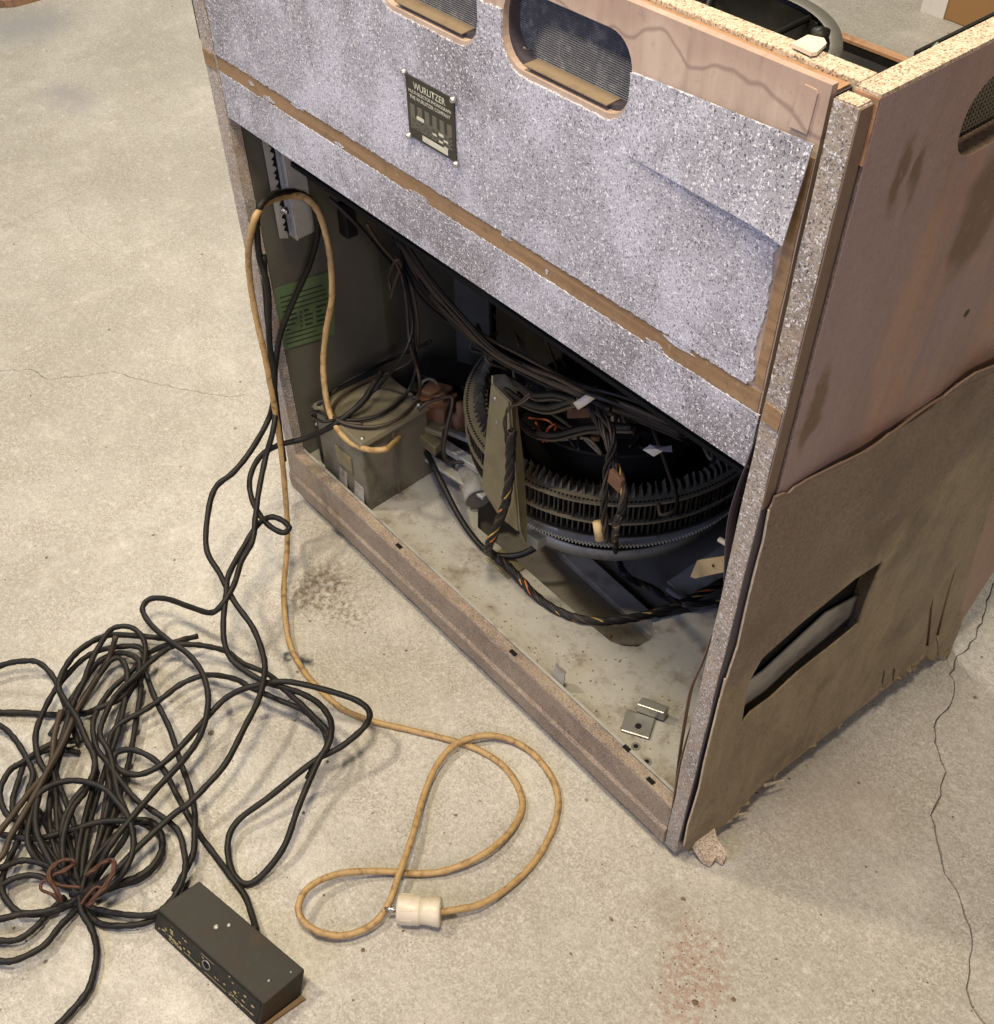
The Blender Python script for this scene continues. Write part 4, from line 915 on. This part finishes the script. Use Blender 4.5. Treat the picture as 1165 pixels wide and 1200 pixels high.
mixed([(447, 436, 'y', .12), (435, 455, 'y', .09), (422, 473, 'y', .065), (391, 498, 'y', .02), (360, 513, 'z', .205), (326, 522, 'z', .19), (305, 535, 'z', .178), (293, 560, 'z', .163), (296, 587, 'z', .148), (311, 612, 'z', .133), (330, 624, 'z', .125), (339, 619, 'z', .126), (331, 610, 'z', .13), (317, 606, 'z', .134), (302, 615, 'z', .134), (286, 640, 'z', .125), (268, 674, 'z', .115), (265, 698, 'z', .105), (262, 726, 'z', .09), (263, 752, 'z', .075), (271, 772, 'z', .06), (287, 786, 'z', .055), (310, 799, 'z', .055), (333, 806, 'z', .06), (354, 813, 'z', .065), (374, 825, 'z', .068), (387, 843, 'z', .07), (388, 861, 'z', .07), (383, 876, 'z', .065), (374, 890, 'z', .06), (363, 914, 'z', .05), (349, 948, 'z', .04), (333, 992, 'z', .025), (308, 1025, 'z', .010), (288, 1036, 'z', .006), (272, 1021, 'z', .008), (267, 988, 'z', .014), (279, 962, 'z', .022), (317, 933, 'z', .035), (367, 893, 'z', .05), (400, 875, 'z', .06), (427, 852, 'z', .066), (433, 835, 'z', .067), (420, 822, 'z', .067), (390, 811, 'z', .067), (350, 801, 'z', .068), (325, 799, 'z', .066), (290, 806, 'z', .06), (265, 818, 'z', .05), (245, 838, 'z', .042), (208, 879, 'z', .035), (183, 900, 'z', .03), (158, 908, 'z', .028), (136, 899, 'z', .028), (136, 883, 'z', .03), (158, 879, 'z', .035), (187, 896, 'z', .025), (208, 933, 'z', .015), (229, 971, 'z', .008), (250, 1000, 'z', .006), (270, 1027, 'z', .0145), (287, 1050, 'z', .008), (296, 1075, 'z', .012), (300, 1090, 'z', .018)], RB, 'rubber', pile)
mixed([(309, 300, 'y', -.012), (312, 350, 'y', -.016), (316, 400, 'y', -.022), (319, 440, 'y', -.030), (323, 475, 'z', .258), (320, 505, 'z', .232), (311, 538, 'z', .20), (303, 578, 'z', .172), (299, 609, 'z', .150), (296, 634, 'z', .137), (283, 658, 'z', .12), (274, 686, 'z', .112), (259, 710, 'z', .10), (246, 718, 'z', .09), (222, 711, 'z', .075), (196, 702, 'z', .06), (176, 702, 'z', .055), (167, 714, 'z', .055), (176, 731, 'z', .055), (196, 749, 'z', .055), (221, 767, 'z', .055), (237, 789, 'z', .055), (244, 816, 'z', .055), (241, 843, 'z', .05), (232, 867, 'z', .05), (214, 892, 'z', .05), (183, 925, 'z', .05), (154, 959, 'z', .05), (131, 988, 'z', .045), (119, 1009, 'z', .035), (110, 1030, 'z', .022), (100, 1050, 'z', .014)], RB, 'rubber', pile)
for k, (px, z0, z1) in enumerate((
    ([(232, 745, .030), (201, 754, .036), (174, 767), (154, 787), (132, 809), (116, 832), (109, 852), (114, 876), (125, 892), (138, 914), (161, 937), (177, 950), (205, 971), (217, 999), (217, 1023), (210, 1041), (196, 1060), (177, 1071), (149, 1074), (117, 1068), (100, 1060)], .01, .035),
    ([(366, 905, .045), (374, 890, .05), (384, 873, .055), (383, 858, .058), (372, 845, .06), (354, 826, .06), (332, 809, .058), (314, 792, .055), (287, 778, .05), (265, 765, .045), (242, 757), (220, 754), (201, 758), (178, 773), (160, 791), (138, 814), (122, 838), (118, 860), (128, 885), (140, 930), (150, 970)], .03, .04),
    ([(360, 914, .035), (371, 893, .038), (381, 876, .042), (380, 860, .046), (370, 847, .046), (354, 833, .046), (327, 821, .045), (296, 808, .045), (274, 796, .04), (242, 792), (215, 800), (192, 818), (170, 832), (143, 847), (129, 865), (125, 900), (128, 935)], .02, .03),
    ([(163, 800, .02), (172, 765), (167, 745), (152, 734), (134, 737), (120, 751), (107, 776), (98, 798), (85, 825), (75, 860), (62, 900)], .02, .05),
    ([(195, 749, .012), (187, 747), (138, 744), (116, 749), (89, 765), (74, 785), (69, 803), (76, 820), (89, 843), (100, 865), (109, 890), (107, 912), (85, 941), (70, 975)], .012, .05),
    ([(175, 775, .010), (163, 758), (138, 757), (112, 763), (89, 778), (67, 807), (49, 836), (42, 861), (45, 892), (60, 915)], .012, .03),
    ([(-40, 800, .02), (0, 780, .03), (27, 774, .035), (45, 778, .035), (65, 796, .03), (78, 830, .02), (92, 870, .015)], .01, .03),
    ([(-40, 832, .006), (0, 835, .006), (33, 836, .006), (60, 838, .008), (98, 836, .014), (112, 832), (143, 816), (161, 794), (165, 778), (156, 769), (138, 767), (116, 776), (98, 796), (85, 820), (60, 860)], .02, .03),
    ([(-30, 842), (0, 852), (18, 865), (31, 885), (38, 910), (36, 940)], .01, .025),
    ([(100, 866), (60, 874), (27, 892), (11, 905), (2, 923), (4, 943), (13, 957), (30, 965)], .012, .03),
    ([(95, 882), (60, 880), (33, 890), (20, 914), (16, 941), (22, 965)], .008, .02),
    ([(70, 833, .05), (65, 861, .048), (58, 901), (40, 923), (22, 945), (9, 960), (-12, 990), (-40, 1020)], .02, .045),
    ([(136, 745, .058), (125, 774), (105, 807), (89, 834), (72, 870), (56, 905), (40, 935), (15, 975), (-10, 1010)], .02, .05),
    ([(34, 990), (40, 950), (49, 928), (71, 916), (96, 914), (120, 923), (138, 939), (149, 960), (156, 990), (148, 1016), (135, 1035), (110, 1050)], .02, .055),
    ([(62, 905), (45, 935), (42, 970), (52, 1000), (66, 1022), (80, 1042)], .015, .045),
    ([(112, 905), (100, 927), (84, 950), (76, 978), (75, 1004), (80, 1025), (92, 1045)], .015, .045),
    ([(-15, 976), (5, 979), (42, 981), (82, 973), (117, 964), (149, 962), (173, 962), (187, 974), (191, 992), (182, 1011), (163, 1025), (140, 1034), (115, 1042)], .012, .022),
    ([(150, 965), (176, 968), (190, 985), (186, 1010), (168, 1029), (140, 1038), (112, 1046)], .006, .012),
    ([(-25, 1024), (0, 1016), (23, 1010), (44, 1011), (65, 1022), (90, 1042)], .012, .028),
    ([(-20, 1060), (0, 1041), (19, 1030), (42, 1025), (70, 1035), (95, 1048)], .008, .02),
    ([(40, 950), (18, 990), (5, 1020), (0, 1042), (8, 1058), (23, 1069), (47, 1072), (77, 1062), (92, 1052)], .008, .02),
    ([(-25, 1082), (0, 1076), (25, 1073), (50, 1070), (80, 1060), (100, 1045)], .008, .022),
    ([(-25, 1100), (0, 1102), (21, 1100), (42, 1086), (56, 1070), (75, 1052)], .006, .014),
    ([(-25, 1122), (0, 1125), (21, 1123), (51, 1107), (72, 1086), (91, 1067), (105, 1050)], .006, .018),
    ([(92, 1048, .02), (98, 1069, .015), (105, 1088), (113, 1111), (112, 1142), (100, 1167), (72, 1197), (50, 1215), (20, 1235)], .006, .010),
    ([(95, 1062), (117, 1080), (145, 1087), (177, 1080), (200, 1062), (216, 1040)], .006, .010),
    ([(90, 1050), (66, 1000), (58, 940), (80, 860), (110, 800), (135, 772), (150, 790), (140, 850), (118, 920), (100, 990), (92, 1050)], .008, .03),
    ([(95, 1052), (112, 1000), (126, 935), (132, 870), (150, 815), (165, 800), (160, 840), (148, 900), (128, 970), (105, 1040)], .006, .02),
    ([(160, 775, .02), (167, 783), (183, 820), (199, 852), (212, 890), (223, 923), (228, 952), (229, 970), (225, 1000), (217, 1025), (205, 1045)], .008, .03),
)):
    px = list(px)
    for end in (0, 1):                       # loose ends run back into the tied knot
        u, v = px[-1 if end else 0][:2]
        if 20 < u < 215 and 885 < v < 1035 and not (k == 0 and end == 0):
            add = [((u*.45+92*.55)+rnd.uniform(-12, 12), v*.45+1048*.55, .010+.012*rnd.random()), (92+rnd.uniform(-6, 6), 1050, .012)]
            px = px+add if end else add[::-1]+px
    for end in (0, 1):                       # loops that turn round further left
        u, v = px[-1 if end else 0][:2]
        if u < -5:
            q = rnd.uniform(.8, 1.3); add = [(-75*q, v+8, .014), (-105*q, v+30*q, .012), (-78*q, v+55*q, .008), (-35, v+60*q, .006)]
            px = px+add if end else add[::-1]+px
    strand(px, z0, z1, RB*(.94+.12*rnd.random()), 'rubber_brown' if k in (11, 12) else 'rubber')
# rusty wire ties
def tie(label, pts, r=.0023):
    t = thing('wire_tie', label, 'tie', tuple(at(pts[0][0], pts[0][1], 2, 0)), 'rusty wire ties on the cable heap')
    P = catmull([at(u, v, 2, z) for u, v, z in pts], 6); MB().tube(P, r, 6).build('wire', 'rust_wire', t, True)
    MB().tube([p+Vector((.004, .002, .003+.002*math.sin(i))) for i, p in enumerate(P[len(P)//3:])], r, 6).build('wire', 'rust_wire', t, True)
tie('rusty wire tie wound round the left side of the cable heap', [(95, 1040, .05), (72, 1038, .052), (52, 1032, .05), (48, 1042, .05), (60, 1048, .055), (70, 1056, .045), (66, 1046, .058), (56, 1028, .055), (62, 1014, .055), (78, 1007, .055), (86, 1012, .052), (74, 1020, .055), (58, 1027, .052)])
tie('rusty wire tie with a raised loop on the right side of the heap', [(95, 1060, .045), (102, 1050, .05), (112, 1040, .053), (120, 1042, .05), (112, 1050, .052), (102, 1062, .045), (108, 1054, .055), (122, 1038, .06), (131, 1022, .065), (132, 1010, .065), (125, 1008, .06), (110, 1018, .05), (100, 1026, .045)])

# tan mains cord and plug
pc = thing('power_cord', 'yellowed tan mains cord hanging from the cabinet and looped on the floor', 'cord', tuple(at(500, 960, 2, 0)))
RW = .0048
g = RW
mixed([(470, 508, 'z', .20), (463, 518, 'z', .215), (452, 526, 'y', .045), (432, 527, 'y', .03), (410, 518, 'y', .022), (392, 497, 'y', .022), (383, 470, 'y', .03), (379, 430, 'y', .045), (382, 390, 'y', .055), (389, 350, 'y', .065), (388, 310, 'y', .075), (382, 275, 'y', .082), (373, 248, 'y', .080), (360, 233, 'y', .070), (345, 229, 'y', .062), (328, 231, 'y', .035), (312, 238, 'y', .005), (300, 253, 'y', -.020), (294, 275, 'y', -.028), (291, 300, 'y', -.030), (294, 335, 'y', -.030), (301, 375, 'y', -.032), (309, 410, 'y', -.035), (316, 445, 'y', -.038), (324, 490, 'y', -.042), (331, 540, 'y', -.052), (335, 585, 'y', -.065), (337, 620, 'y', -.08), (336, 650, 'z', .055), (333, 685, 'z', .03), (334, 720, 'z', .016), (340, 755, 'z', .010), (355, 785, 'z', g), (372, 805, 'z', g), (400, 830, 'z', g), (436, 845, 'z', g), (474, 854, 'z', g), (530, 868, 'z', g), (561, 879, 'z', g), (589, 897, 'z', g), (607, 922, 'z', g), (612, 947, 'z', .006), (598, 974, 'z', .010), (570, 999, 'z', .013), (530, 1018, 'z', .010), (493, 1024, 'z', .007), (444, 1021, 'z', .012), (397, 1024, 'z', .022), (363, 1039, 'z', .028), (350, 1061, 'z', .028), (355, 1079, 'z', .024), (376, 1093, 'z', .018), (406, 1096, 'z', .013), (437, 1083, 'z', .013), (456, 1058, 'z', .019), (468, 1024, 'z', .021), (484, 978, 'z', .018), (496, 934, 'z', .012), (512, 897, 'z', .013), (536, 871, 'z', .0155), (573, 862, 'z', .013), (607, 871, 'z', .008), (635, 894, 'z', .006), (653, 928, 'z', g), (651, 962, 'z', g), (632, 1002, 'z', g), (604, 1033, 'z', .008), (567, 1058, 'z', .014), (540, 1065, 'z', .018), (516, 1069, 'z', .0205)], RW, 'tan_cord', pc, 'cord')
pa, pb = at(517, 1069, 2, .0205), at(466, 1065, 2, .0205); ax = (pb-pa).normalized(); Lp = (pb-pa).length
plug = MB().lathe([(.004, 0), (.018, 0), (.0205, .002), (.0195, .010), (.0180, .018), (.0180, .026), (.0196, .0275), (.0202, .029), (.0202, Lp-.004), (.019, Lp-.001), (.017, Lp), (0, Lp)], pa, ax, 36).build('plug', 'plug_plastic', pc, True)
sd = Vector((-ax.y, ax.x, 0))
for s in (-1, 1): MB().tube([pb+ax*-.002+sd*(.0095*s)*.5+Vector((0, 0, .008*s)), pb+ax*.016+sd*(.0095*s)*.5+Vector((0, 0, .008*s))], .0024, 10).build('pin', 'steel', plug, True)
for s in range(0, 8):
    t = s*math.pi/4+.3; d = sd*math.cos(t)+Vector((0, 0, 1))*math.sin(t); MB().obox(pa+ax*(Lp*.78)+d*.0202, ax*.008, ax.cross(d)*.0012, d*.0006).build('grip_rib', 'plug_plastic', plug)

# remote volume control box
rm = thing('remote_box', 'dark scuffed oblong metal remote control box lying on the floor', 'remote', tuple(at(270, 1120, 2, 0)))
t0, t1, t2, t3 = [at(u, v, 2, .043) for u, v in ((184, 1065), (233.6, 1032), (357.5, 1136), (309.5, 1177))]
dn = Vector((0, 0, -.0395))
b0, b3, b2 = at(180, 1088, 2, .004), at(303, 1204, 2, .004), at(353, 1166, 2, .004); b1 = b0+(t1-t0)
MB().hexa([b0, b3, b2, b1, t0, t3, t2, t1]).build('case', 'remote_metal', rm, bevel=.0018)
ux = (t3-t0).normalized(); Lr = (t3-t0).length; fv = (t0-b0+t3-b3)/2; uz = fv.normalized(); uy = ux.cross(uz); HF = fv.length
def on_face(s, h): return (b0*(1-s)+b3*s)*(1-h/.04)+(t0*(1-s)+t3*s)*(h/.04)+uy*.0009
MB().add([on_face(a, h)-uy*k for k in (.0002, .0012) for a, h in ((.02, .003), (.98, .003), (.98, .037), (.02, .037))], [(0, 1, 2, 3), (7, 6, 5, 4), (0, 4, 5, 1), (1, 5, 6, 2), (2, 6, 7, 3), (3, 7, 4, 0)]).build('face_plate', 'remote_face', rm)
MB().lathe([(0, .0003), (.0058, .0003)], on_face(.50, .022), uy, 18).build('face_hole', 'dark_inside', rm)
MB().lathe([(.0055, .0002), (.0072, .0010), (.0078, 0)], on_face(.50, .022), uy, 18).build('hole_rim', 'dull_steel', rm, True)
rs = random.Random(2); scf = MB()
for k in range(70):
    s = rs.choice((rs.gauss(.22, .05), rs.gauss(.78, .06), rs.gauss(.15, .06), rs.uniform(.03, .97))); h = rs.choice((rs.gauss(.02, .008), rs.gauss(.012, .004))); l = rs.uniform(.0006, .0028)
    if not (.02 < s < .97 and .006 < h < .037): continue
    a = rs.uniform(0, 3.1); n = rs.randint(4, 6); c = on_face(s, h)+uy*.0001
    P = [c+(ux*math.cos(j*2*math.pi/n+a)*1.6+uz*math.sin(j*2*math.pi/n+a))*l*rs.uniform(.5, 1.2) for j in range(n)]
    scf.add(P, [tuple(range(n))])
scf.build('scuffs', 'scuff', rm)['kind'] = 'stuff'
for (s0, s1, h) in ((.30, .46, .010), (.50, .70, .0085), (.44, .56, .033), (.72, .93, .011)):
    MB().add([on_face(s0, h)+uy*.00015, on_face(s1, h)+uy*.00015, on_face(s1, h+.0011)+uy*.00015, on_face(s0, h+.0011)+uy*.00015], [(0, 1, 2, 3)]).build('printed_line', 'scuff', rm)
e0, e1 = b3+ux*.001+Vector((0, 0, .001)), b2+ux*.001+Vector((0, 0, .001)); eo = ux*.007
MB().hexa([e0-Vector((0, 0, .0045)), e1-Vector((0, 0, .0045)), e1+eo-Vector((0, 0, .0045)), e0+eo*.6-Vector((0, 0, .0045)), e0, e1, e1+eo, e0+eo*.6]).build('end_flange', 'brass', rm)
for (u, v, rr_) in ((253, 1086, .0035), (268, 1084, .0028), (315, 1149, .002), (341, 1139, .0016)):
    p = at(u, v, 2, .0432); MB().lathe([(0, .0009), (rr_*.7, .0007), (rr_, 0)], p, n=12).build('rivet', 'dull_steel', rm, True)

# far background
cb = thing('cardboard_box', 'brown cardboard box with a white label on the far floor', 'box', tuple(at(1140, 38, 2, 0)))
a = at(1080, 12, 2, 0); b = at(1165, 45, 2, 0); d = (b-a).normalized(); n = Vector((-d.y, d.x, 0)); L = .7
P = [a, a+d*L, a+d*L+n*.45, a+n*.45]
MB().hexa(P+[p+Vector((0, 0, .30)) for p in P]).build('carton', 'cardboard', cb, bevel=.003)
MB().hexa([a-d*.002-n*.002, a+d*.075-n*.002, a+d*.075-n*.001, a-d*.002-n*.001]+[p+Vector((0, 0, .22)) for p in (a-d*.002-n*.002, a+d*.075-n*.002, a+d*.075-n*.001, a-d*.002-n*.001)]).build('label', 'paper_white', cb)
fb = thing('wooden_board', 'brown board lying flat on the floor in the far left corner', 'board', tuple(at(0, 0, 2, 0)))
q = [at(-200, 20, 2, 0), at(20, 8, 2, 0), at(85, -10, 2, 0), at(60, -120, 2, 0), at(-220, -100, 2, 0)]
n = len(q); MB().add(q+[p+Vector((0, 0, .02)) for p in q], [tuple(range(n)), tuple(range(2*n-1, n-1, -1))]+[(i, (i+1) % n, n+(i+1) % n, n+i) for i in range(n)]).build('plank', 'board_brown', fb)

# crumbs and grit on the floor
db = MB(); rd = random.Random(33)
def crumb(p, s):
    n = 5; vs = [p+Vector((math.cos(i*2*math.pi/n)*s*rd.uniform(.5, 1.3), math.sin(i*2*math.pi/n)*s*rd.uniform(.5, 1.3), 0)) for i in range(n)]
    db.add(vs+[p+Vector((rd.uniform(-.3, .3)*s, rd.uniform(-.3, .3)*s, s*rd.uniform(.4, .9)))], [(i, (i+1) % n, n) for i in range(n)])
for k in range(330): crumb(at(rd.uniform(-10, 1170), rd.uniform(60, 1210), 2, 0), abs(rd.gauss(.0006, .0008))+.0005)
for k in range(260): crumb(at(rd.gauss(812, 26), rd.gauss(1135, 55), 2, 0), abs(rd.gauss(.0002, .0006))+.0003)
for k in range(30): crumb(at(rd.gauss(400, 25), rd.gauss(700, 25), 2, 0), abs(rd.gauss(.0006, .0006))+.0005)
for (u, v, s) in ((801, 1053, .004), (815, 1175, .006), (860, 1172, .004), (247, 858, .006), (248, 860, .004), (345, 1160, .004), (425, 1113, .004), (437, 953, .002), (534, 955, .003), (962, 1072, .002), (563, 939, .002)): crumb(at(u, v, 2, 0), s)
d_ = db.build('floor_debris', 'crumb'); d_['kind'] = 'stuff'; d_['label'] = 'small brown crumbs and grit scattered over the concrete floor'; d_['category'] = 'debris'
dc = MB()
db = dc
for k in range(420): 
    x, y = rd.uniform(.25, .92), .022+.115*rd.random()**1.6; crumb(Vector((x, y, ZB)), abs(rd.gauss(.0005, .0006))+.0004)
for k in range(160): crumb(Vector((rd.uniform(.35, .72), rd.uniform(.14, .3), .046)), abs(rd.gauss(.0012, .0014))+.0006)
dc.build('dirt', 'crumb', cab)['kind'] = 'stuff'
